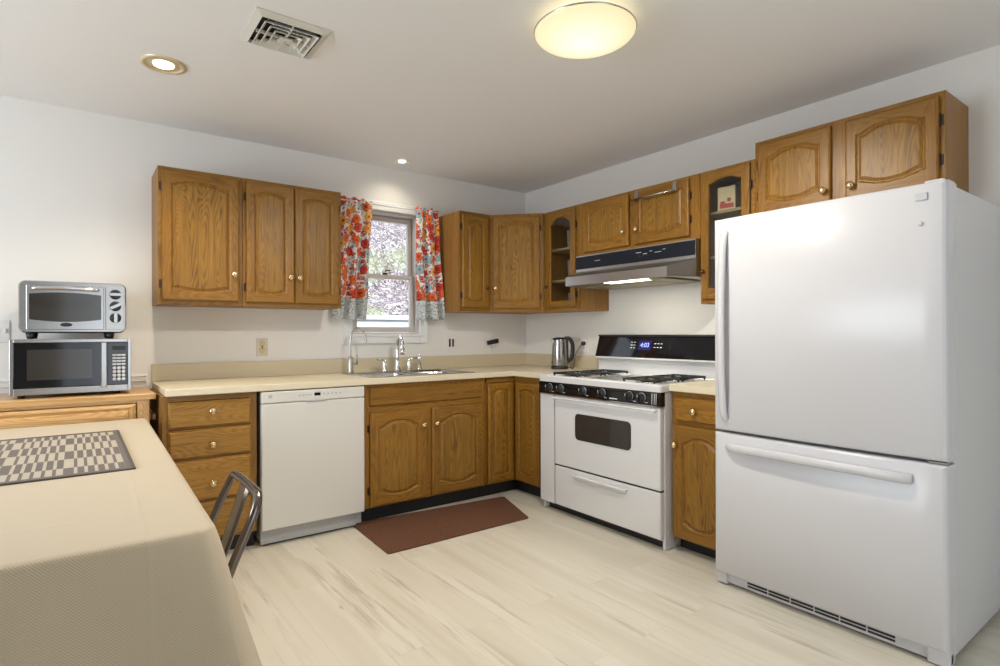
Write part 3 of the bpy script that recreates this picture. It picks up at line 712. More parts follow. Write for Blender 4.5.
def sink_base():
    x0, x1 = -1.802, -.884; W = x1-x0; D = .61
    t = thing('sink_cabinet', 'oak sink base cabinet with two doors behind the brown rug', 'cabinet', (x0, 0, 0))
    m = .452
    bars = [(0, .04, .1, CB-.001, 0), (W-.04, W, .1, CB-.001, 0), (.04, W-.04, .848, CB-.001, 1), (.04, W-.04, .69, .75, 1), (.04, W-.04, .1, .135, 1), (m-.035, m+.035, .135, .69, 0)]
    carcass(t, W, D, .1, CB-.001, bars, top=False)
    slab(t, .03, W-.028, .736, .852, -D, oak_h, name='false_drawer_front')
    door(t, .03, .430, .108, .698, -D, kn=(.402, .59), hg='l', hin=(.1, .1), arch_h=.040, stile=.056)
    door(t, .474, W-.022, .108, .698, -D, kn=(.500, .59), hg=None, arch_h=.040, stile=.056)
    toe(t, W)
sink_base()
def corner_base():
    t = thing('corner_cabinet', 'oak corner base cabinet with folding two-panel door by the range', 'cabinet', (0, 0, 0))
    b = MB(); e = .001; X = -.882; Y = -.985
    b.prism([(-e, -e), (X, -e), (X, -.59), (-.59, -.59), (-.59, Y), (-e, Y)], .1, CB-.001, oak_side); b.build('carcass', t)
    b = MB()
    b.box(X, X+.012, -.61, -.591, .1, CB-.001, oak_v); b.box(X, -.61, -.61, -.591, .838, CB-.001, oak_h); b.box(X, -.61, -.61, -.591, .1, .112, oak_h)
    b.box(-.61, -.591, Y+.001, -.61, .838, CB-.001, oak_h); b.box(-.61, -.591, Y+.001, -.61, .1, .112, oak_h); b.box(-.61, -.591, Y, Y+.05, .1, CB-.001, oak_v)
    b.build('face_frame', t)
    door(t, -.866, -.634, .112, .832, -.61, name='door_leaf', bot_arch=True)
    d2 = door(t, 0, .275, .112, .832, -.0, name='door_leaf')
    d2.location = (-.61, -.634, 0); d2.rotation_euler = (0, 0, RW)
    k = MB(); k.box(X, -.52, -.535, -.52, 0, .1, toe_m); k.box(-.535, -.52, Y, -.535, 0, .1, toe_m); k.build('toe_kick', t)
corner_base()
def narrow_base():
    y0, y1 = -2.012, -2.385; W = y0-y1; D = .61
    t = thing('base_cabinet', 'narrow oak base cabinet between the range and the refrigerator', 'cabinet', (0, y0, 0), RW)
    carcass(t, W, D, .1, CB-.001, [(0, .035, .1, CB-.001, 0), (W-.035, W, .1, CB-.001, 0), (.035, W-.035, .84, CB-.001, 1), (.035, W-.035, .685, .72, 1), (.035, W-.035, .1, .13, 1)], top=False)
    slab(t, .024, W-.02, .716, .842, -D, oak_h, kn=(.155, .778), name='drawer')
    door(t, .012, W-.02, .082, .694, -D, kn=(.036, .588), hg=None, arch_h=.036, stile=.058)
    toe(t, W)
narrow_base()

# ------------------------------------------------------------ countertops
t = thing('countertop', 'cream laminate L-shaped countertop with the sink set in', 'countertop')
b = MB(); xs = [-2.880, -1.73, -.97, -.64, -.002]; ys = [-.002, -.105, -.565, -.64, -.992]; k = b.mi(lam_m)
G = {}
def gv(i, j, z):
    if (i, j, z) not in G: G[(i, j, z)] = b.bm.verts.new((xs[i], ys[j], z))
    return G[(i, j, z)]
cells = [(i, j) for i in range(4) for j in range(4) if not (i == 1 and j == 1) and not (j == 3 and i < 3)]
for (i, j) in cells:
    for z, rev in ((CT, 1), (CB, 0)):
        q = [gv(i, j, z), gv(i+1, j, z), gv(i+1, j+1, z), gv(i, j+1, z)]; b.bm.faces.new(q if not rev else q[::-1])
    for (di, dj, p, q_) in ((-1, 0, (i, j), (i, j+1)), (1, 0, (i+1, j), (i+1, j+1)), (0, -1, (i, j), (i+1, j)), (0, 1, (i, j+1), (i+1, j+1))):
        if (i+di, j+dj) not in cells: b.bm.faces.new((gv(*p, CT), gv(*q_, CT), gv(*q_, CB), gv(*p, CB)))
bmesh.ops.recalc_face_normals(b.bm, faces=b.bm.faces[:])
o = b.build('worktop', t); bv = o.modifiers.new('edge', 'BEVEL'); bv.width = .005; bv.segments = 3; bv.limit_method = 'ANGLE'
b = MB(); b.box(-2.880, -.002, -.02, -.002, CT, 1.016, lamb_m, .002); b.box(-.02, -.002, -.93, -.021, CT, 1.016, lamb_m, .002); b.build('backsplash', t)
b = MB(); b.box(-.64, -.002, -2.387, -2.009, CB, CT, lam_m, .004); b.box(-.02, -.002, -2.387, -2.009, CT, 1.016, lamb_m, .002)
tag(b.build('countertop'), 'short cream countertop between the range and the refrigerator', 'countertop')

# ------------------------------------------------------------ sink and taps
def sink():
    t = thing('kitchen_sink', 'stainless double-bowl sink set in the cream countertop', 'sink', (0, 0, CT))
    X0, X1, Y0, Y1 = -1.745, -.955, -.585, -.085
    b = MB(); k = b.mi(sink_m)
    bowls = [(-1.715, -1.355, -.555, -.185), (-1.310, -.985, -.555, -.185)]
    xs = [X0, -1.715, -1.355, -1.310, -.985, X1]; ys = [Y0, -.555, -.185, Y1]; zt = .006
    vt = [[b.bm.verts.new((x, y, zt)) for y in ys] for x in xs]
    for i in range(5):
        for j in range(3):
            if i in (1, 3) and j == 1: continue
            b.bm.faces.new((vt[i][j], vt[i+1][j], vt[i+1][j+1], vt[i][j+1]))
    ring = [vt[i][0] for i in range(6)] + [vt[5][j] for j in (1, 2, 3)] + [vt[i][3] for i in (4, 3, 2, 1, 0)] + [vt[0][j] for j in (2, 1)]
    lo = [b.bm.verts.new((v.co.x + (.004 if v.co.x > -1.3 else -.004), v.co.y + (.004 if v.co.y > -.3 else -.004), .0008)) for v in ring]
    for i in range(len(ring)): b.bm.faces.new((ring[i], ring[(i+1) % len(ring)], lo[(i+1) % len(ring)], lo[i]))
    b.build('rim', t)
    for (a, c, d, e) in bowls:
        m = MB(); lp = []
        for (z, ins, r) in ((zt, 0, .03), (-.01, .006, .04), (-.15, .02, .06), (-.17, .045, .06)): lp.append([(x, y, z) for x, y in rrect(a+ins, c-ins, d+ins, e-ins, r)])
        m.loops([[(x, y, z-.003) for x, y, z in l_] for l_ in reversed(lp)] + lp, sink_m, False, True, smooth=True)
        cx, cy = (a+c)/2, (d+e)/2
        m.lathe([(.04, -.169), (.038, -.166), (.02, -.172)], (cx, cy, 0), 'z', chrome_m, 20)
        m.build('bowl', t)
    return t
sink()
zt = CT + .0065
def faucet():
    x, y = -1.335, -.13
    t = thing('faucet', 'tall polished kitchen faucet at the middle of the sink', 'faucet', (x, y, zt))
    b = MB(); b.lathe([(.027, 0), (.027, .008), (.021, .016), (.018, .03), (.016, .06), (.0125, .10)], (0, 0, 0), 'z', chrome_m, 24); b.build('base', t)
    b = MB(); pts = spline([(0, 0, .09), (0, 0, .18), (-.006, -.028, .238), (-.018, -.085, .25), (-.028, -.128, .21), (-.031, -.138, .165)], 6)
    n = len(pts); b.tube(pts, [.0125 + (.004 if i > n*.75 else 0) for i in range(n)], chrome_m, 14); b.build('spout', t)
    b = MB(); b.cyl((-.031, -.138, .17), (-.032, -.142, .12), .0175, chrome_m); b.build('spray_head', t)
    for sx, lab in ((-.105, 'faucet handle left of the spout'), (.095, 'faucet handle right of the spout')):
        b = MB(); s = 1 if sx > 0 else -1
        b.lathe([(.023, 0), (.023, .006), (.018, .012), (.016, .05), (.017, .07), (.012, .078)], (sx, 0, 0), 'z', chrome_m, 20)
        b.tube([(sx, 0, .075), (sx+s*.02, -.004, .086), (sx+s*.062, -.008, .088)], [.010, .008, .006], chrome_m, 10); b.build('handle', t)
faucet()
def sprayer():
    t = thing('side_sprayer', 'chrome side sprayer right of the faucet', 'sprayer', (-1.15, -.13, zt))
    b = MB(); b.lathe([(.022, 0), (.022, .006), (.016, .012), (.015, .03)], (0, 0, 0), 'z', chrome_m, 20); b.build('holder', t)
    b = MB(); b.lathe([(.012, .028), (.014, .06), (.016, .08), (.017, .10), (.010, .115), (.004, .118)], (0, 0, 0), 'z', chrome_m, 20); b.box(-.028, -.008, -.012, .008, .095, .108, chrome_m, .004); b.build('spray_nozzle', t)
sprayer()
def filter_faucet():
    x, y = -1.700, -.135
    t = thing('filter_faucet', 'slim gooseneck water tap at the sink\'s left corner', 'faucet', (x, y, zt))
    b = MB(); b.lathe([(.026, 0), (.026, .008), (.020, .014), (.019, .03), (.018, .105), (.012, .115)], (0, 0, 0), 'z', nickel_m, 24); b.build('base', t)
    b = MB(); pts = spline([(0, 0, .11), (0, 0, .22), (.014, -.004, .283), (.050, -.014, .308), (.088, -.026, .283), (.100, -.030, .235), (.101, -.030, .205)], 8)
    b.tube(pts, .0072, nickel_m, 12); b.build('spout', t)
    b = MB(); b.cyl((.015, 0, .068), (.052, -.004, .068), .011, nickel_m); b.tube([(.046, -.004, .07), (.047, -.004, .105), (.048, -.004, .125)], [.006, .0055, .005], nickel_m, 10); b.build('lever', t)
filter_faucet()

# ------------------------------------------------------------ range hood
def hood():
    y0, y1 = -.9955, -1.988; W = y0-y1
    t = thing('range_hood', 'stainless range hood with dark control strip above the stove', 'range hood', (0, y0, 0), RW)
    zt_, zp, zl, zb = 1.743, 1.648, 1.578, 1.520; yt = -.348; yl = -.505; tp = .07
    b = MB()
    # hollow canopy: top, strips, sloping visor, end faces, open underside
    b.box(.002, W-.002, yt, -.002, zt_-.012, zt_, steel_l); b.box(.002, .006, yt, -.002, zb, zt_-.012, steel_l); b.box(W-.006, W-.002, yt, -.002, zb, zt_-.012, steel_l)
    b.box(.006, W-.006, -.012, -.002, zb, zt_-.012, steel_l)
    b.box(.002, W-.002, yt-.004, yt+.002, zp-.022, zt_, steel_l, .001)
    def slabv(p, n=.003):   # quad with thickness
        p = [Vector(v) for v in p]; nn = (p[1]-p[0]).cross(p[3]-p[0]).normalized()*n
        b.loops([p, [v-nn for v in p]], steel_l)
    slabv([(.002, yt-.002, zp-.02), (W-.002, yt-.002, zp-.02), (W-tp-.02, yl, zl), (.06, yl, zl)])
    slabv([(.06, yl, zl), (W-tp-.02, yl, zl), (W-tp-.02, yl, zb), (.06, yl, zb)])
    slabv([(.002, yt, zp-.02), (.06, yl, zl), (.06, yl, zb), (.002, yt, zb)])
    slabv([(W-.002, yt, zb), (W-tp-.02, yl, zb), (W-tp-.02, yl, zl), (W-.002, yt, zp-.02)])
    b.build('canopy', t)
    b = MB(); b.box(.003, W-.003, yt-.0055, yt-.0042, zp, zt_-.008, hoodpanel_m); cp = b.build('control_strip', t)
    b = MB()
    for i, (x, w_) in enumerate(((.19, .05), (.55, .045), (.61, .03), (.66, .02), (.70, .05), (.76, .02))): b.box(x, x+w_, yt-.0062, yt-.0055, 1.694+.012*(i % 2), 1.697+.012*(i % 2), print_m)
    for x in (.57, .60, .63): b.box(x, x+.016, yt-.0075, yt-.0055, 1.678, 1.688, black_m, .001)
    b.build('switch_markings', cp)
    # underside
    b = MB(); b.prism([(.06, yl+.004), (W-.09, yl+.004), (W-.008, yt), (W-.008, -.02), (.008, -.02), (.008, yt)], zb+.004, zb+.008, steel_l); b.build('underside_panel', t)
    b = MB(); b.box(.40, .74, -.49, -.415, zb-.004, zb+.004, hoodlight_m, .002); b.build('lamp_lens', t)
    b = MB(); b.box(.745, .86, -.47, -.12, zb-.006, zb+.0035, filter_m, .002); b.box(.10, .73, -.34, -.08, zb-.006, zb+.0035, filter_m, .002); b.build('grease_filter', t)
hood()
light('hood_lamp', 'AREA', (-.45, -1.56, 1.508), 3.5, (1.0, 0.93, 0.76), (0, 0, 0), shape='RECTANGLE', size=.1, size_y=.38)

# ------------------------------------------------------------ range
def stove():
    y0, y1 = -.998, -2.004; W = y0-y1   # ~1.0
    t = thing('gas_range', 'white gas range with black control panel and clock backguard', 'stove', (0, y0, 0), RW)
    F = -.685
    b = MB(); b.box(0, W, F+.02, -.02, .05, .868, white_app, .004); b.box(.01, W-.01, F+.06, -.05, .0, .05, black_m)
    b.box(0, .016, F+.02, F+.06, 0.004, .052, white_app, .003); b.box(W-.018, W, F+.02, -.03, 0.004, .06, white_app, .003); b.build('body', t)
    # left storage strip door, oven door, drawer
    b = MB(); b.box(.003, .143, F-.012, F+.019, .062, .785, white_app, .005, 3); b.build('side_door', t)
    od = MB(); od.box(.155, W-.004, F-.018, F+.019, .332, .785, white_app, .007, 3); od = od.build('oven_door', t)
    b = MB(); b.loops([[(x, F-.0185, z) for x, z in rrect(.350, .802, .520, .685, .028)], [(x, F-.0215, z) for x, z in rrect(.350, .802, .520, .685, .028)]], ovenglass_m); b.build('oven_window', od)
    b = MB(); b.box(.158, W-.01, F-.052, F-.034, .764, .779, white_app, .006, 3)
    for x in (.175, .965): b.box(x, x+.02, F-.040, F-.017, .765, .778, white_app, .003)
    b.build('oven_handle', od)
    dr = MB(); dr.box(.155, W-.004, F-.018, F+.019, .066, .322, white_app, .007, 3); dr = dr.build('broiler_drawer', t)
    b = MB(); b.box(.345, .775, F-.045, F-.017, .283, .298, white_app, .006, 3); b.box(.36, .76, F-.03, F-.017, .266, .284, white_app, .004); b.build('drawer_handle', dr)
    b = MB(); b.box(.1435, .1545, F-.007, F+.0195, .066, .785, black_m); b.box(.156, W-.006, F-.008, F+.0195, .3225, .3315, black_m); b.build('door_gap_shade', t)  # black strips stand in for the shade in the door and drawer gaps
    # control panel
    b = MB(); pf = F-.022
    b.loops([[(x, pf, .792), (x, pf+.006, .870), (x, F+.021, .870), (x, F+.021, .792)] for x in (.0, W)], blackglass_m); cp = b.build('control_panel', t)
    b = MB(); b.box(.0, W, pf-.003, pf+.001, .789, .7935, chrome_m); b.build('trim_strip', cp)
    for i, kx in enumerate((.108, .215, .420, .580, .790, .878)):
        b = MB(); c = (kx, pf+.003, .832)
        b.lathe([(.026, 0), (.026, .004), (.021, .008), (.019, .022), (.016, .024)], c, Vector((0, -1, 0)), black_m, 22)
        b.lathe([(.0275, -.002), (.0275, .0015), (.0265, .0018)], c, Vector((0, -1, 0)), grey_m, 22)
        b.box(kx-.0045, kx+.0045, pf-.034, pf-.018, .812, .852, black_m, .002); b.box(kx-.0012, kx+.0012, pf-.0352, pf-.0335, .836, .851, print_m); b.build('burner_knob', cp)
    b = MB()
    for x in (.950, .966, .978): b.box(x, x+.002, pf+.001-.002, pf+.004, .80, .862, print_m)
    for x in (.135, .24, .45, .60, .82, .905): b.box(x, x+.018, pf-.0008, pf+.002, .806, .809, print_m)
    b.box(.64, .70, pf-.0008, pf+.002, .805, .811, print_m)
    b.build('panel_markings', cp)
    # cooktop
    b = MB(); lo = rrect(-.002, W+.002, F-.022, -.12, .018); b.loops([[(x, y, .870) for x, y in lo], [(x, y, .902) for x, y in lo], [(x, y, .912) for x, y in rrect(.004, W-.004, F-.014, -.125, .016)],
        [(x, y, .912) for x, y in rrect(.022, W-.022, F+.006, -.135, .014)], [(x, y, .905) for x, y in rrect(.032, W-.032, F+.018, -.14, .012)]], white_app); ct = b.build('cooktop', t)
    b = MB(); b.box(.385, .625, F+.06, -.19, .9055, .910, sink_m, .003); b.build('griddle_cover', ct)
    zc = .906
    for bx in (.20, .81):
        for by in (-.535, -.275):
            b = MB(); b.lathe([(.095, 0), (.09, .003), (.06, -.0)], (bx, by, zc), 'z', sink_m, 28); b.lathe([(.045, .001), (.045, .012), (.04, .018), (.012, .020)], (bx, by, zc), 'z', iron_m, 24); b.build('burner', ct)
            g = MB(); s = .112; r = .006; z = zc+.019
            ring = [(bx+.048*math.cos(a*PI/10), by+.048*math.sin(a*PI/10), z) for a in range(21)]
            g.tube([(bx-s, by-s, z), (bx+s, by-s, z)], r, iron_m, 8); g.tube([(bx-s, by+s, z), (bx+s, by+s, z)], r, iron_m, 8)
            g.tube([(bx-s, by-s, z), (bx-s, by+s, z)], r, iron_m, 8); g.tube([(bx+s, by-s, z), (bx+s, by+s, z)], r, iron_m, 8)
            for dx, dy in ((1, 0), (-1, 0), (0, 1), (0, -1)): g.tube([(bx+dx*s, by+dy*s, z), (bx+dx*.03, by+dy*.03, z+.004)], [r, r*.8], iron_m, 8)
            for dx, dy in ((1, 1), (-1, 1), (1, -1), (-1, -1)): g.tube([(bx+dx*s, by+dy*s, z), (bx+dx*s*.97, by+dy*s*.97, zc+.001)], r, iron_m, 8)
            g.build('burner_grate', ct)
    # backguard: white back panel with slanted black glass head
    b = MB(); b.box(.004, W-.004, -.125, -.022, .868, 1.03, white_app, .004); b.build('backguard', t)
    b = MB(); prof = [(-.142, 1.018), (-.152, 1.026), (-.108, 1.165), (-.10, 1.176), (-.03, 1.176), (-.03, 1.018)]
    b.loops([[(x, y, z) for y, z in prof] for x in (-.004, W+.004)], blackglass_m); hd = b.build('backguard_head', t)
    b = MB(); b.box(.0, W, -.160, -.140, 1.012, 1.024, white_app, .003); b.box(-.006, W+.006, -.118, -.026, 1.168, 1.182, black_m, .003); b.build('trim_strip', hd)
    an = math.atan2(.139, .044)
    def on(zf): return -.152 + .044*zf - .0012, 1.026 + .139*zf
    c = bpy.data.objects.new('clock_display', None)
    bpy.data.objects.remove(c)
    y_, z_ = on(.60)
    b = MB(); hw, hh = .055, .034; n = Vector((0, -math.sin(an), math.cos(an)*1.0))
    tdir = Vector((0, .044, .139)).normalized(); nd = Vector((0, -tdir.z, tdir.y))
    ce = Vector((.435, y_, z_))
    def panel(ce, hw, hh, off, m, bb):
        p = [ce + Vector((sx*hw, 0, 0)) + tdir*(sy*hh) + nd*off for sx, sy in ((-1, -1), (1, -1), (1, 1), (-1, 1))]
        bb.loops([p, [v + nd*.0006 for v in p]], m)
    panel(ce, hw, hh, 0, display_bg, b); dsp = b.build('clock_display', hd)
    text_mesh('4:03', .044, ce + nd*.0012, (math.atan2(tdir.z, tdir.y), 0, 0), display_m, 'clock_digits', dsp)
    b = MB()
    for x in (.32, .345): 
        for q in (-.02, 0, .02): panel(Vector((x, y_, z_)) + tdir*q, .008, .002, 0, print_m, b)
    for x in (.52, .545, .57): 
        for q in (-.014, .012): panel(Vector((x, y_, z_)) + tdir*q, .007, .002, 0, print_m, b)
    b.build('touch_pad_markings', hd)
stove()
# small white spoon rest on the griddle cover
b = MB(); b.lathe([(.02, 0), (.034, .008), (.038, .016), (.034, .014), (.018, .005)], (0, 0, 0), 'z', white_app, 20); b.box(.02, .085, -.009, .009, .010, .016, white_app, .004)
o = b.build('spoon_rest', None); o.location = (-.37, -1.47, .9105); tag(o, 'small white spoon rest in the middle of the cooktop', 'spoon rest')

# ------------------------------------------------------------ refrigerator
def fridge():
    y0, y1 = -2.388, -3.297; W = y0-y1; Ht = 1.735; F = -.80
    t = thing('refrigerator', 'large white bottom-freezer refrigerator on the right', 'refrigerator', (0, y0, 0), RW)
    b = MB(); b.box(.004, W-.004, F+.085, -.03, .025, Ht-.012, fridge_side_m, .006, 2)
    b.box(.03, W-.03, F+.12, -.06, .0, .03, black_m); b.build('cabinet_body', t)
    def fdoor(z0, z1, name):
        # slightly bowed front
        b = MB(); n = 14; lp = []
        for (ins, yo) in ((.0, F+.082), (.0, F+.016), (.005, F+.005), (.014, F)):
            pts = []; a, c = ins, W-ins; p, q = z0+ins*.8, z1-ins*.8
            for i in range(n+1):
                u = i/n; bow = .010*(1-(2*u-1)**2)*(1 if yo < F+.05 else 0); pts.append((a+(c-a)*u, yo-bow, p))
            for i in range(n, -1, -1):
                u = i/n; bow = .010*(1-(2*u-1)**2)*(1 if yo < F+.05 else 0); pts.append((a+(c-a)*u, yo-bow, q))
            lp.append(pts)
        m = MB(); V = m.loops(lp, fridge_m, True, False)
        k = 0; v = V[-1]
        for i in range(n): f = m.bm.faces.new((v[i], v[i+1], v[2*n+1-i-1], v[2*n+1-i])); f.material_index = k; f.smooth = True
        b.bm.free(); return m.build(name, t)
    top = fdoor(.735, Ht-.004, 'fridge_door'); bot = fdoor(.062, .724, 'freezer_door')
    b = MB(); b.box(.006, W-.006, F+.075, F+.086, .70, .75, grey_m); b.build('door_gasket', t)
    # recessed vertical handle at the left edge of the top door: tapered sliver
    b = MB()
    pts = [(.062, F-.0035, 1.665), (.060, F-.020, 1.60), (.060, F-.036, 1.35), (.060, F-.036, 1.05), (.060, F-.020, .84), (.062, F-.0035, .79)]
    b.tube(spline(pts, 6), .0125, fridge_m, 10, flat=1.4); b.build('door_handle', top)
    b = MB(); pts = [(.075, F-.004, .662), (.13, F-.026, .665), (.28, F-.034, .666), (.45, F-.038, .666), (.62, F-.034, .665), (.76, F-.026, .662), (.80, F-.004, .660)]
    b.tube(spline(pts, 6), .0135, fridge_m, 10, flat=1.5); b.build('freezer_handle', bot)
    b = MB(); b.box(W-.092, W-.056, F-.0125+.006, F-.0005, 1.668, 1.694, ltgrey_m, .001); b.build('badge', top)
    b = MB(); b.lathe([(.008, 0), (.007, .002), (.004, .003)], (W-.077, F-.005, 1.585), Vector((0, -1, 0)), fridge_m, 16); b.build('lock_button', top)
    # hinge cover and centre hinge
    b = MB(); b.box(W-.075, W-.012, F+.022, F+.16, Ht-.012, Ht+.007, fridge_m, .008, 3); b.build('hinge_cover', t)
    b = MB(); b.box(W-.06, W-.004, F+.01, F+.07, .7265, .7325, steel_m); b.build('centre_hinge', t)
    # toe grille
    gy = F+.030
    b = MB(); b.box(.0, W, gy, gy+.05, .012, .056, fridge_m, .006, 2); b.box(.0, .055, gy-.012, gy+.03, .006, .060, fridge_m, .006); b.box(W-.07, W, gy-.012, gy+.03, .006, .060, fridge_m, .006); g = b.build('toe_grille', t)
    b = MB()
    for i in range(6):
        for z in (.044, .030): b.box(.15+i*.099, .15+i*.099+.093, gy-.0012, gy+.002, z-.0045, z+.0045, black_m)
    b.build('grille_slots', g)
fridge()

# ------------------------------------------------------------ kettle
def kettle():
    t = thing('electric_kettle', 'stainless electric kettle with black handle beside the range', 'kettle', (-.205, -.665, CT+.001), -.6)
    b = MB(); b.lathe([(.066, 0), (.068, .006), (.068, .018), (.063, .024)], (0, 0, 0), 'z', black_m, 28); b.build('power_base', t)
    b = MB(); b.lathe([(.062, .025), (.063, .03), (.061, .12), (.056, .225), (.055, .232)], (0, 0, 0), 'z', steel_m, 32)
    b.prism([(-.050, .19), (-.050, .225), (-.066, .223)], -.016, .016, steel_m, 'xz'); b.build('body', t)
    b = MB(); b.lathe([(.056, .232), (.054, .240), (.03, .246), (.001, .247)], (0, 0, 0), 'z', black_m, 28); b.build('lid', t)
    b = MB(); b.tube(spline([(.040, 0, .236), (.075, 0, .236), (.098, 0, .20), (.102, 0, .14), (.092, 0, .085), (.060, 0, .055)], 6), .0125, black_m, 10, flat=1.3); b.box(.045, .068, -.012, .012, .03, .235, black_m, .004); b.build('handle', t)
    b = MB(); b.tube([(-.0605, -.01, .05), (-.0605, -.01, .06)], .006, black_m, 8); b.build('gauge_dot', t)
    c = MB(); p0 = Vector((-.140, -.712, CT+.012))
    c.tube(spline([p0, (-.125, -.735, CT+.01), (-.11, -.74, CT+.10), (-.08, -.735, CT+.145), (-.03, -.738, 1.112)], 8), .003, black_m, 8)
    c.lathe([(.008, 0), (.016, .008), (.016, .026), (.010, .03)], (-.036, -.738, 1.112), 'x', black_m, 16)
    o = c.build('power_cord', None); tag(o, 'black cord from the kettle to the wall outlet', 'cord')
kettle()

# ------------------------------------------------------------ outlets and switches
def outlet(name, label, loc, rot, m, kind):
    t = thing(name, label, 'outlet' if 'outlet' in name else 'switch', loc, rot)
    b = MB(); b.box(-.036, .036, -.006, -.0005, -.058, .058, m, .003, 2); b.build('cover_plate', t)
    if kind == 'duplex':
        for z in (-.022, .022):
            b = MB(); b.lathe([(.017, 0), (.016, .003)], (0, -.006, z), Vector((0, -1, 0)), m, 20)
            b.box(-.008, -.005, -.0096, -.0088, z-.003, z+.006, black_m); b.box(.005, .008, -.0096, -.0088, z-.003, z+.006, black_m); b.build('receptacle', t)
    if kind == 'brass':
        b = MB(); b.lathe([(.017, 0), (.015, .003)], (0, -.006, .02), Vector((0, -1, 0)), brass_m, 20); b.lathe([(.017, 0), (.015, .003)], (0, -.006, -.02), Vector((0, -1, 0)), brass_m, 20); b.box(-.003, .003, -.0105, -.008, -.01, .01, darkknob_m); b.build('receptacle', t)
    if kind == 'toggle':
        for x in (-.015, .015): 
            b = MB(); b.box(x-.008, x+.008, -.0085, -.006, -.032, .032, black_m, .002); b.box(x-.004, x+.004, -.016, -.0085, -.002, .012, black_m, .002); b.build('switch_toggle', t)
    return t
outlet('wall_outlet', 'ivory outlet with brass receptacle above the drawer cabinet', (-2.255, 0, 1.108), 0, plate_m, 'brass')
outlet('light_switch', 'pair of black switches on the wall right of the sink', (-.79, 0, 1.118), 0, wall_m, 'toggle')
outlet('wall_outlet', 'wall outlet near the corner with a black adapter in it', (-.35, 0, 1.105), 0, wall_m, 'duplex')
outlet('wall_outlet', 'wall outlet beside the range feeding the kettle', (0, -.738, 1.095), RW, wall_m, 'duplex')
t = outlet('light_switch', 'white double switch plate at the photo\'s left edge', (-3.556, 0, 1.212), 0, plate_w, '')
for x in (-.018, .018):
    b = MB(); b.box(x-.005, x+.005, -.016, -.006, -.008, .014, plate_w, .002); b.build('switch_toggle', t)
t = thing('plug_adapter', 'slanted black adapter plugged in near the wall corner', 'adapter', (-.385, -.012, 1.122))
b = MB(); b.box(-.055, .055, -.024, 0, -.018, .018, black_m, .004); o = b.build('housing', t); o.rotation_euler = (0, math.radians(-10), 0)
b = MB(); b.box(-.016, .026, -.020, .0, -.050, -.020, plate_w, .004); b.build('white_plug', t)

# ------------------------------------------------------------ curtains
def curtain(label, xt0, xt1, xb0, xb1, zt_, zb_, ph, folds, yoff, flare=0):
    t = thing('window_curtain', label, 'curtain', (0, 0, 0), 0, None)
    nu, nv = 64, 34; zh = zb_+.145
    def pt(u, v, z):
        x = (xt0+(xb0-xt0)*v**1.3) + ((xt1-xt0)+((xb1-xb0)-(xt1-xt0))*v**1.3)*u
        A = .012+.020*v
        y = yoff + A*math.sin(2*PI*folds*u+ph+.5*math.sin(3*v)) + .35*A*math.sin(2*PI*folds*1.9*u+ph*2)
        z = z + (.004*math.sin(2*PI*folds*u+ph) if v > .97 else 0) + (.010*math.sin(2*PI*3*u) if v < .02 else 0)
        return (x+.004*math.sin(9*v+u*7), y, z)
    def cloth(name, za, zb2, m):
        b = MB(); k = b.mi(m); uvl = b.bm.loops.layers.uv.new('uv'); rows = max(4, int(nv*(za-zb2)/(zt_-zb_)))
        V = []
        for j in range(rows+1):
            z = za+(zb2-za)*j/rows; v = (zt_-z)/(zt_-zb_)
            V.append([(b.bm.verts.new(pt(i/nu, v, z)), (i/nu*(xt1-xt0)*1.45+ph*.13, z)) for i in range(nu+1)])
        for j in range(rows):
            for i in range(nu):
                q = (V[j][i], V[j][i+1], V[j+1][i+1], V[j+1][i]); f = b.bm.faces.new([a for a, _ in q]); f.material_index = k; f.smooth = True
                for lp, (_, uv) in zip(f.loops, q): lp[uvl].uv = uv
        o = b.build(name, t); s = o.modifiers.new('thickness', 'SOLIDIFY'); s.thickness = .0016; s.offset = 0
        return o
    cloth('floral_panel', zt_, zh, floral_m); cloth('grey_border', zh, zb_, hem_m)
curtain('floral curtain hanging at the window\'s left side', -1.745, -1.512, -1.815, -1.556, 2.162, 1.298, .4, 3.0, -.082)
curtain('floral curtain hanging at the window\'s right side', -1.150, -.962, -1.142, -.905, 2.162, 1.298, 1.9, 2.2, -.082)
t = thing('curtain_rod', 'thin white curtain rod across the window top', 'curtain rod')
b = MB(); b.tube([(-1.76, -.080, 2.140), (-.95, -.080, 2.140)], .005, trim_m, 10); b.build('rod', t)
for x in (-1.76, -.95): b = MB(); b.tube([(x, -.080, 2.140), (x, -.05, 2.140), (x, -.001, 2.140)], .005, trim_m, 8); b.box(x-.01, x+.01, -.004, -.0005, 2.12, 2.16, trim_m, .001); b.build('bracket', t)

# ------------------------------------------------------------ rug
b = MB(); 
quad = [Vector((-1.893, -1.130)), Vector((-.903, -1.127)), Vector((-.745, -.650)), Vector((-1.866, -.548))]
def rounded(ins, r=.02):
    c = sum(quad, Vector((0, 0)))/4; o = []; q = [p+(c-p).normalized()*ins*1.4 for p in quad]
    for i_ in range(4):
        p, a, d = q[i_], (q[i_-1]-q[i_]).normalized()*r, (q[(i_+1) % 4]-q[i_]).normalized()*r
        for t_ in (0, .25, .5, .75, 1): o.append(p + a*(1-t_)**2 + d*t_**2)
    return o
b.loops([[(p.x, p.y, .001) for p in rounded(0)], [(p.x, p.y, .007) for p in rounded(0)], [(p.x, p.y, .0105) for p in rounded(.010)]], rug_m)
tag(b.build('floor_rug'), 'flat brown rug on the floor before the sink', 'rug')

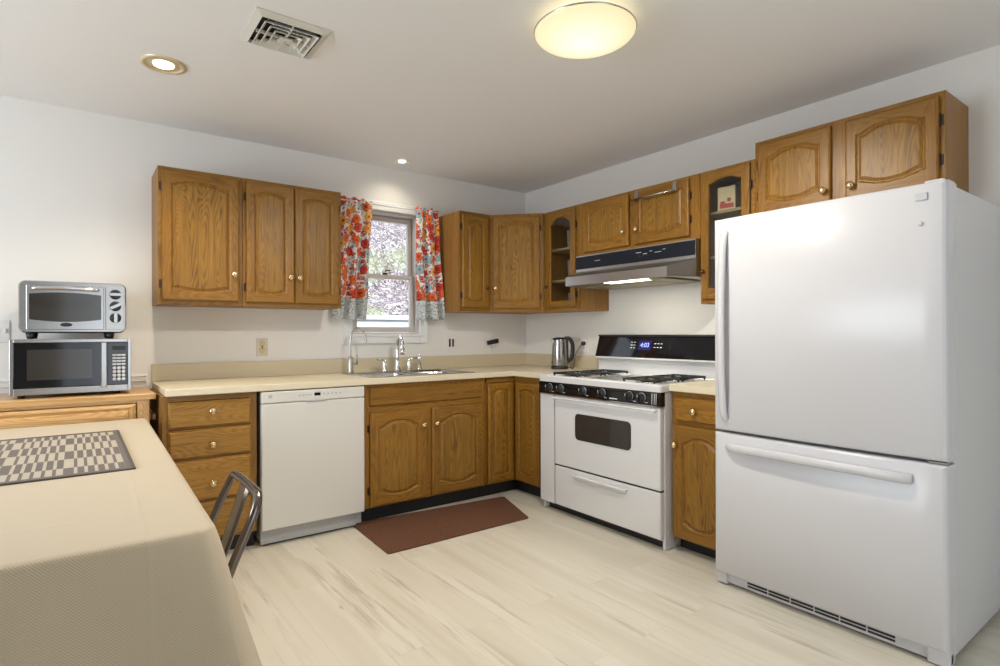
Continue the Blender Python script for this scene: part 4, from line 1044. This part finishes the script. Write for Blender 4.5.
# ------------------------------------------------------------ sideboard
def sideboard():
    x0, x1 = -4.35, -2.935; W = x1-x0; zt_ = .888
    t = thing('sideboard', 'light pine sideboard under the microwave', 'sideboard', (x0, -.03, 0)); D = .44
    b = MB(); lo = rrect(-.03, W+.03, -D-.03, .008, .012)
    b.loops([[(x, y, zt_-.030) for x, y in lo], [(x, y, zt_-.022) for x, y in lo], [(x, y, zt_-.006) for x, y in rrect(-.03, W+.03, -D-.03, .008, .012)], [(x, y, zt_) for x, y in rrect(-.024, W+.024, -D-.024, .002, .010)]], pine_x); b.build('top', t)
    b = MB(); b.box(0, .018, -D, 0, .05, zt_-.03, pine_z); b.box(W-.018, W, -D, 0, .05, zt_-.03, pine_z); b.box(.018, W-.018, -.012, 0, .05, zt_-.03, pine_x); b.box(.018, W-.018, -D, 0, .05, .07, pine_x)
    b.box(0, .04, -D-.018, -D, .05, zt_-.03, pine_z, .002); b.box(W-.055, W, -D-.018, -D, .05, zt_-.03, pine_z, .002); b.box(.04, W-.055, -D-.018, -D, zt_-.045, zt_-.03, pine_x); b.box(.04, W-.055, -D-.018, -D, .60, .625, pine_x)
    b.box(W/2-.14, W/2-.10, -D-.018, -D, .05, zt_-.045, pine_z, .002); b.box(.04, W-.055, -D-.018, -D, .05, .09, pine_x); b.build('case', t)
    for (a, c) in ((.045, W/2-.145), (W/2-.095, W-.06)):
        b = MB(); z0, z1 = .63, zt_-.05; y = -D-.002
        def rr(i, yy): return [(a+i, yy, z0+i), (c-i, yy, z0+i), (c-i, yy, z1-i), (a+i, yy, z1-i)]
        b.loops([rr(0, y), rr(0, y-.020), rr(.016, y-.030), rr(.030, y-.024), rr(.036, y-.032), rr(.055, y-.036)], pine_x); b.build('drawer', t)
        b = MB(); z0, z1 = .095, .595
        b.loops([rr(0, y), rr(0, y-.020), rr(.05, y-.020), rr(.056, y-.012), rr(.085, y-.020)], pine_z); b.build('door', t)
    b = MB()
    for x in (.0, W-.05):
        for y in (-D, -.05): b.box(x, x+.05, y, y+.05, 0, .05, pine_z, .003)
    b.build('foot', t)
    # towel ring / pull on the right side
    b = MB(); b.box(W, W+.02, -.36, -.33, .735, .775, pine_z, .003); b.box(W, W+.02, -.16, -.13, .735, .775, pine_z, .003); b.box(W+.018, W+.034, -.40, -.09, .740, .770, pine_x, .004); b.build('side_rail', t)
sideboard()

# ------------------------------------------------------------ microwave and toaster oven
def microwave():
    x0, x1 = -3.493, -3.012; W = x1-x0
    t = thing('microwave_oven', 'stainless microwave with black door on the pine sideboard', 'microwave', (x0, -.07, .889))
    D = .365; z0, z1 = .016, .283; F = -D
    b = MB(); b.box(.003, W-.003, F+.02, 0, z0+.002, z1-.002, steel_m, .004)
    for x in (.04, W-.06):
        for y in (-.05, F+.05): b.lathe([(.014, 0), (.016, .018)], (x, y, 0), 'z', black_m, 12)
    b.build('case', t)
    # front frame
    b = MB(); s = .014
    b.box(0, s, F-.006, F+.02, z0, z1, steel_m, .002); b.box(W-s, W, F-.006, F+.02, z0, z1, steel_m, .002); b.box(s, W-s, F-.006, F+.02, z1-.016, z1, steel_m, .002); b.box(s, W-s, F-.006, F+.02, z0, z0+.032, steel_m, .002)
    b.build('front_frame', t)
    b = MB(); b.box(s, .378, F-.004, F+.018, z0+.0325, z1-.0165, blackglass_m, .002); dr = b.build('door', t)
    b = MB(); b.box(.064, .318, F-.0052, F-.0042, z0+.07, z1-.05, ovenglass_m); b.build('door_window', dr)
    b = MB(); b.box(.352, .378, F-.028, F-.018, z0+.022, z1-.016, steel_m, .004, 3); b.box(.359, .371, F-.019, F-.004, z0+.035, z0+.05, steel_m); b.box(.359, .371, F-.019, F-.004, z1-.04, z1-.025, steel_m); b.build('door_handle', dr)
    b = MB(); b.box(.380, W-s, F-.004, F+.018, z0+.0325, z1-.0165, blackglass_m, .002); cp = b.build('control_panel', t)
    b = MB()
    for r in range(4):
        for c in range(3): b.box(.401+c*.0195, .418+c*.0195, F-.0056, F-.0042, z0+.188-r*.0155-.006+(-.002), z0+.188-r*.0155, button_m)
    for r in range(4):
        for c in range(3):
            b.lathe([(.0082, 0), (.0076, .0014)], (.4095+c*.0195, F-.0042, z0+.118-r*.019), Vector((0, -1, 0)), button_m, 12)
    b.build('keypad', cp)
    b = MB(); b.box(.401, .457, F-.0056, F-.0042, z0+.210, z0+.230, black_m); b.build('display', cp)
microwave()
def toaster_oven():
    x0, x1 = -3.462, -3.030; W = x1-x0
    t = thing('toaster_oven', 'silver toaster oven with three dials on top of the microwave', 'toaster oven', (x0, -.09, 1.1727))
    D = .335; F = -D; z0, z1 = .030, .284
    b = MB()
    outer = [(x, z) for x, z in rrect(0, W, z0, z1, .03, 5)]
    lp = [[(x, -.0, z) for x, z in rrect(.02, W-.02, z0+.02, z1-.01, .03, 5)], [(x, -.03, z) for x, z in outer], [(x, F+.02, z) for x, z in outer], [(x, F, z) for x, z in rrect(.006, W-.006, z0+.006, z1-.006, .026, 5)]]
    b.loops(lp, steel_m, smooth=False); b.build('case', t)
    b = MB()
    for x in (.045, W-.07):
        for y in (-.04, F+.035): b.lathe([(.014, .0), (.020, .030)], (x, y, .0005), 'z', black_m, 14)
    b.build('rubber_feet', t)
    # door: chrome top & bottom bands around dark glass
    b = MB(); xa, xb = .030, .336; y = F-.001
    gz = lambda u, top: (z1-.060-.010*(1-(2*u-1)**2)*-1 if top else z0+.058-.010*(1-(2*u-1)**2))
    b.box(xa, xb, y-.010, y, z0+.016, z1-.022, steel_m, .003); dr = b.build('door', t)
    b = MB(); n = 14
    up_ = [(xa+.012+(xb-xa-.024)*i/n, z1-.066+.010*(1-(2*i/n-1)**2)) for i in range(n+1)]; lw = [(xa+.012+(xb-xa-.024)*i/n, z0+.066-.012*(1-(2*i/n-1)**2)) for i in range(n, -1, -1)]
    P = up_+lw; b.loops([[(x, y-.0101, z) for x, z in P], [(x, y-.0116, z) for x, z in P]], ovenglass_m); b.build('door_glass', dr)
    b = MB(); b.tube(spline([(xa+.03, y-.012, z1-.042), (xa+.035, y-.035, z1-.04), ((xa+xb)/2, y-.045, z1-.036), (xb-.035, y-.035, z1-.04), (xb-.03, y-.012, z1-.042)], 5), .0075, chrome_m, 10); b.build('door_handle', dr)
    b = MB(); b.loops([[(x+(xa+xb)/2, y-.0102, z+z0+.040) for x, z in [(.024*math.cos(a*PI/10), .010*math.sin(a*PI/10)) for a in range(20)]], [(x+(xa+xb)/2, y-.0115, z+z0+.040) for x, z in [(.023*math.cos(a*PI/10), .009*math.sin(a*PI/10)) for a in range(20)]]], black_m); b.build('oval_badge', dr)
    b = MB(); b.box(.342, W-.010, F-.007, F-.0005, z0+.014, z1-.016, steel_l, .006, 3); cp = b.build('control_panel', t)
    for i, (zz, ang) in enumerate(((z1-.058, 0), (z1-.118, 28), (z1-.178, 90))):
        b = MB(); c = (.384, F-.007, zz)
        b.lathe([(.025, 0), (.0255, .004), (.020, .010), (.018, .012)], c, Vector((0, -1, 0)), black_m, 22)
        a = math.radians(ang); d = Vector((math.cos(a), 0, math.sin(a))); e = Vector((-math.sin(a), 0, math.cos(a))); cc = Vector(c)+Vector((0, -.006, 0))
        p = [cc+d*.024+e*.007, cc-d*.024+e*.007, cc-d*.024-e*.007, cc+d*.024-e*.007]; b.loops([p, [v+Vector((0, -.017, 0)) for v in p]], steel_m); b.build('dial', cp)
toaster_oven()

# ------------------------------------------------------------ table, cloth, placemat
TX0, TX1, TY0, TY1, TZ = -4.35, -2.980, -2.585, -.585, .77
def table():
    t = thing('dining_table', 'dining table hidden under the cream cloth', 'table', ((TX0+TX1)/2, (TY0+TY1)/2, 0), -.020)
    hx, hy = (TX1-TX0)/2-.012, (TY1-TY0)/2-.012
    b = MB(); b.box(-hx, hx, -hy, hy, TZ-.032, TZ-.006, pine_x, .008); b.build('tabletop', t)
    b = MB(); b.box(-hx+.1, hx-.1, -hy+.1, -hy+.12, TZ-.12, TZ-.033, pine_x); b.box(-hx+.1, hx-.1, hy-.12, hy-.1, TZ-.12, TZ-.033, pine_x); b.box(-hx+.1, -hx+.12, -hy+.12, hy-.12, TZ-.12, TZ-.033, pine_x); b.box(hx-.12, hx-.1, -hy+.12, hy-.12, TZ-.12, TZ-.033, pine_x); b.build('apron', t)
    for sx in (-1, 1):
        for sy in (-1, 1): b = MB(); b.lathe([(.022, 0), (.03, .05), (.034, TZ-.034)], (sx*(hx-.07), sy*(hy-.07), 0), 'z', pine_z, 16); b.build('leg', t)
table()
def tablecloth():
    b = MB(); k = b.mi(cloth_m); uvl = b.bm.loops.layers.uv.new('uv')
    cx, cy = (TX0+TX1)/2, (TY0+TY1)/2; hx, hy = (TX1-TX0)/2, (TY1-TY0)/2
    # perimeter points of the table edge, with more of them near the corners
    def side(n): return [0.5-0.5*math.cos(PI*i/n) for i in range(n)]
    per = []
    cs = [(-1, -1), (1, -1), (1, 1), (-1, 1)]; nn = [60, 80, 60, 80]
    for q in range(4):
        a, c = cs[q], cs[(q+1) % 4]
        for s in side(nn[q]): per.append((a[0]+(c[0]-a[0])*s, a[1]+(c[1]-a[1])*s))
    r0 = .02
    drops = [0, .004, .012, .03, .07, .12, .17, .22, .27, .32]; DROP = .335
    rings = []
    def corner_w(px, py):
        d = math.hypot((1-abs(px))*hx, (1-abs(py))*hy); return max(0, 1-d/.30)
    for di, dd in enumerate([0.0, .0035, .012, .03, .065, .11, .16, .21, .26, .30, DROP]):
        ring = []
        out = .0 if di == 0 else min(.007, .003+dd*.1) + dd*.02
        for (px, py) in per:
            X, Y = px*hx, py*hy
            # rounded corner on plan
            rc = .028; ax, ay = abs(X), abs(Y)
            if ax > hx-rc and ay > hy-rc:
                vx, vy = ax-(hx-rc), ay-(hy-rc); l_ = math.hypot(vx, vy)
                if l_ > 1e-6:
                    m_ = max(vx, vy); ax = hx-rc+vx/l_*m_; ay = hy-rc+vy/l_*m_
            X, Y = math.copysign(ax, X), math.copysign(ay, Y)
            nxv = 1.0 if abs(px) > .9999 else 0; nyv = 1.0 if abs(py) > .9999 else 0
            w_ = corner_w(px, py) if py < 0 else 0; fl = dd*.27*w_**2.2
            dirx = math.copysign(1, px)*(nxv + w_*(1-nxv)*.55); diry = math.copysign(1, py)*(nyv + w_*(1-nyv)*.55)
            wav = .006*dd/.3*(math.sin(Y*9+1)+.6*math.sin(Y*21+X*3)) if nxv else .006*dd/.3*(math.sin(X*8+2)+.6*math.sin(X*19+1))
            ox = math.copysign(1, px)*nxv*(out+wav) + dirx*fl*(1 if nxv or w_ > 0 else 0); oy = math.copysign(1, py)*nyv*(out+wav) + diry*fl
            ring.append((Vector((cx+X+ox+.020*py, cy+Y+oy, TZ-dd + .0 + (.05*w_*w_*0))), (cx+px*hx+math.copysign(1, px)*nxv*dd, cy+py*hy+math.copysign(1, py)*nyv*dd)))
        rings.append(ring)
    # inner top ring a little inside, then fill with a fan grid
    V = [[(b.bm.verts.new(p), uv) for p, uv in rg] for rg in rings]; n = len(per)
    inn = []
    for rr_ in (.985, .93, .6, .2):
        inn.append([(b.bm.verts.new(Vector((cx+px*hx*rr_+.020*py*rr_, cy+py*hy*rr_, TZ+.0015 + .0012*math.sin(7*px*rr_*hx)*math.sin(5*py*rr_)))), (cx+px*hx*rr_, cy+py*hy*rr_)) for px, py in per])
    V = inn[::-1] + V
    for i in range(len(V)-1):
        for j in range(n):
            q = (V[i][j], V[i][(j+1) % n], V[i+1][(j+1) % n], V[i+1][j]); f = b.bm.faces.new([v for v, _ in q]); f.smooth = True; f.material_index = k
            for lp, (_, uv) in zip(f.loops, q): lp[uvl].uv = uv
    cvt = b.bm.verts.new((cx, cy, TZ+.0015)); cuv = (cx, cy)
    for j in range(n):
        q = ((cvt, cuv), V[0][(j+1) % n], V[0][j]); f = b.bm.faces.new([v for v, _ in q]); f.smooth = True
        for lp, (_, uv) in zip(f.loops, q): lp[uvl].uv = uv
    bmesh.ops.recalc_face_normals(b.bm, faces=b.bm.faces[:])
    o = b.build('tablecloth'); s = o.modifiers.new('thickness', 'SOLIDIFY'); s.thickness = .0012; s.offset = 1
    tag(o, 'cream woven tablecloth draped over the dining table', 'tablecloth')
tablecloth()
b = MB(); k = b.mi(placemat_m); kb = b.mi(matbind_m); uvl = b.bm.loops.layers.uv.new('uv')
px0, px1, py0, py1, zz = -3.97, -3.098, -1.845, -.975, TZ+.0045
nx = 20; tv = []
for j in range(13):
    tv.append([b.bm.verts.new((px0+(px1-px0)*i/nx, py0+(py1-py0)*j/12, zz+.0025)) for i in range(nx+1)])
for j in range(12):
    for i in range(nx):
        f = b.bm.faces.new((tv[j][i], tv[j][i+1], tv[j+1][i+1], tv[j+1][i])); f.material_index = k
        for lp in f.loops: lp[uvl].uv = (px1-.02-lp.vert.co.x+.01, lp.vert.co.y-py0+.03)
ed = [(px0, py0), (px1, py0), (px1, py1), (px0, py1)]
V0 = [b.bm.verts.new((x, y, zz-.0012)) for x, y in ed]; V1 = [b.bm.verts.new((x, y, zz+.0024)) for x, y in ed]
for i in range(4):
    f = b.bm.faces.new((V0[i], V0[(i+1) % 4], V1[(i+1) % 4], V1[i])); f.material_index = kb
f = b.bm.faces.new(V0[::-1]); f.material_index = kb
for (a, c, d, e) in ((px0, px1, py0-.006, py0+.004), (px0, px1, py1-.004, py1+.006), (px1-.004, px1+.006, py0-.006, py1+.006)): b.box(a, c, d, e, zz-.0012, zz+.0036, matbind_m, .001)
tag(b.build('woven_placemat'), 'grey and beige checked woven mat on the cream tablecloth', 'placemat')

# ------------------------------------------------------------ chair
def chair():
    t = thing('metal_chair', 'gunmetal steel chair tucked in at the table\'s right side', 'chair', (-2.893, -2.247, -.006), PI/2)
    # local frame: back of the chair at +y... rotated so local -y is world +x (the back), seat extends to +y (under the table)
    sh = .418; hw = .165
    b = MB(); lo = rrect(-.17, .17, .06, .40, .05, 5)
    b.loops([[(x, y, sh-.018) for x, y in lo], [(x, y, sh-.003) for x, y in lo], [(x*.97, (y-.2)*.97+.2, sh) for x, y in lo]], gun_m); b.build('seat', t)
    # inverted-U back frame, leaning away from the table
    P_ = [(-hw, .112, sh-.02), (-hw, .056, .57), (-hw+.001, .006, .69), (-hw+.006, -.020, .750), (-hw+.022, -.029, .776), (-hw+.05, -.032, .783), (0, -.034, .784), (hw-.05, -.032, .783), (hw-.022, -.029, .776), (hw-.006, -.020, .750), (hw-.001, .006, .69), (hw, .056, .57), (hw, .112, sh-.02)]
    b = MB(); b.tube(spline(P_, 7), .0118, gun_m, 12); b.build('back_frame', t)
    b = MB(); n = 12; lp = []
    for i in range(n+1):
        u = i/n; z = sh+.0 + (.778-sh)*u; y = .112 - .142*u - .010*math.sin(PI*u); w_ = .040 + .008*u
        lp.append([(-w_, y, z), (-w_*.8, y-.003, z), (-w_*.62, y+.004, z), (w_*.62, y+.004, z), (w_*.8, y-.003, z), (w_, y, z), (w_, y-.003, z), (w_*.8, y-.006, z), (w_*.62, y+.001, z), (-w_*.62, y+.001, z), (-w_*.8, y-.006, z), (-w_, y-.003, z)])
    b.loops(lp, gun_m); b.build('back_slat', t)
    for (x, y, dx, dy) in ((-.155, .055, -.045, -.05), (.155, .055, .045, -.05), (-.15, .36, -.045, .04), (.15, .36, .045, .04)):
        b = MB(); b.tube([(x, y, sh-.01), (x+dx*.5, y+dy*.5, sh/2), (x+dx, y+dy, .006)], [.019, .016, .012], gun_m, 10); b.lathe([(.014, 0), (.014, .012)], (x+dx, y+dy, 0), 'z', black_m, 12); b.build('leg', t)
    b = MB(); b.tube([(-.175, .04, .2), (.175, .04, .2)], .006, gun_m, 8); b.tube([(-.17, .375, .2), (.17, .375, .2)], .006, gun_m, 8); b.build('cross_brace', t)
chair()

# ------------------------------------------------------------ ceiling fixtures
def vent():
    t = thing('ceiling_vent', 'square off-white louvred air vent in the ceiling', 'vent', (-2.536, -1.507, H))
    b = MB(); a, c = .148, .120
    o1 = [(-a, -a), (a, -a), (a, a), (-a, a)]; i1 = [(-c, -c), (c, -c), (c, c), (-c, c)]
    b.loops([[(x, y, -.0005) for x, y in o1], [(x, y, -.006) for x, y in o1], [(x, y, -.018) for x, y in i1], [(x, y, -.0005) for x, y in i1]], vent_m, False, False); b.build('frame', t)
    b = MB(); b.box(-.120, .120, -.120, .120, -.004, -.0008, duct_shade_m); b.build('duct_shade_sheet', t)  # flat black sheet painted as the shade behind the louvres
    for r in (.108, .082, .056):
        b = MB(); ri = r-.016
        def sq(h, z): return [(-h, -h, z), (h, -h, z), (h, h, z), (-h, h, z)]
        b.loops([sq(r, -.026), sq(ri, -.007), sq(ri-.0015, -.009), sq(r-.0015, -.028), sq(r, -.026)], vent_m, False, False); b.build('louvre', t)
    b = MB(); b.box(-.026, .026, -.026, .026, -.030, -.027, vent_m, .001); b.tube([(0, 0, -.028), (.0, .006, -.036), (.018, .010, -.038)], .002, steel_m, 8)
    b.box(-.115, .115, -.002, .002, -.024, -.010, vent_m); b.box(-.002, .002, -.115, .115, -.024, -.010, vent_m); b.build('centre_plate', t)
vent()
def dome():
    t = thing('ceiling_light', 'lit round frosted dome light on the ceiling', 'ceiling light', (-1.60, -2.33, H)); r = .205
    b = MB(); b.lathe([(r*.16, -.001), (r*.16, -.003), (r*.05, -.004)], (0, 0, 0), 'z', trim_m, 48); b.build('mounting_pan', t)
    b = MB(); b.lathe([(r*.985, -.040), (r, -.043), (r*.985, -.047)], (0, 0, 0), 'z', nickel_m, 56, cap=False); b.build('rim', t)
    b = MB(); prof = [(r*.98*math.cos(a*PI/2/12), -.045-.050*math.sin(a*PI/2/12)) for a in range(13)]
    b.lathe([(r*.93, -.036)]+prof, (0, 0, 0), 'z', dome_m, 56); b.build('glass_shade', t)
dome()
light('dome_lamp', 'SPOT', (-1.60, -2.33, H-.12), 84, (1.0, 0.93, 0.82), spot_size=math.radians(176), spot_blend=.35, shadow_soft_size=.06)
light('dome_uplight', 'POINT', (-1.60, -2.33, H-.022), 1.0, (1.0, 0.80, 0.45), shadow_soft_size=.01)
def can(x, y, r, label, em, ring_m=None):
    t = thing('recessed_light', label, 'ceiling light', (x, y, H))
    b = MB(); b.lathe([(r, -.0005), (r*.98, -.006), (r*.80, -.008), (r*.76, -.002)], (0, 0, 0), 'z', ring_m or trim_m, 40, cap=False); b.build('trim_ring', t)
    b = MB(); b.lathe([(r*.77, -.004), (r*.64, -.0012), (r*.60, -.003), (r*.45, -.0008)], (0, 0, 0), 'z', can_m, 40, cap=False); b.build('baffle', t)
    b = MB(); b.lathe([(r*.46, -.0006), (r*.44, -.006), (r*.2, -.010), (.001, -.011)], (0, 0, 0), 'z', lampglow_m, 32); b.build('bulb', t)
can(-2.912, -.903, .096, 'gold-baffled recessed ceiling light near the vent', 1, can_m)
can(-1.335, -.213, .060, 'small recessed ceiling light above the window', 1)
light('recessed_lamp_left', 'SPOT', (-2.912, -.903, H-.02), 75, (1.0, 0.86, 0.64), spot_size=math.radians(125), spot_blend=.8, shadow_soft_size=.05)
light('recessed_lamp_window', 'SPOT', (-1.335, -.213, H-.02), 9, (1.0, 0.90, 0.72), spot_size=math.radians(150), spot_blend=1.0, shadow_soft_size=.04)
can(-2.35, -2.42, .096, 'added fill light in the ceiling beside the table, out of frame', 1)  # unseen fixture added to carry the floor fill spot
can(-1.7, -4.6, .096, 'added fill light in the ceiling behind the camera, out of frame', 1)  # second unseen fixture, added for the weak rear fill
light('added_fill_table', 'SPOT', (-2.35, -2.42, H-.02), 46, (1.0, 0.90, 0.75), spot_size=math.radians(120), spot_blend=1.0, shadow_soft_size=.08)  # added spot, brightens the floor beside the table
light('added_fill_rear', 'SPOT', (-1.7, -4.6, H-.02), 6, (1.0, 0.92, 0.80), spot_size=math.radians(160), spot_blend=1.0, shadow_soft_size=.08)  # weak fill spot added behind the camera
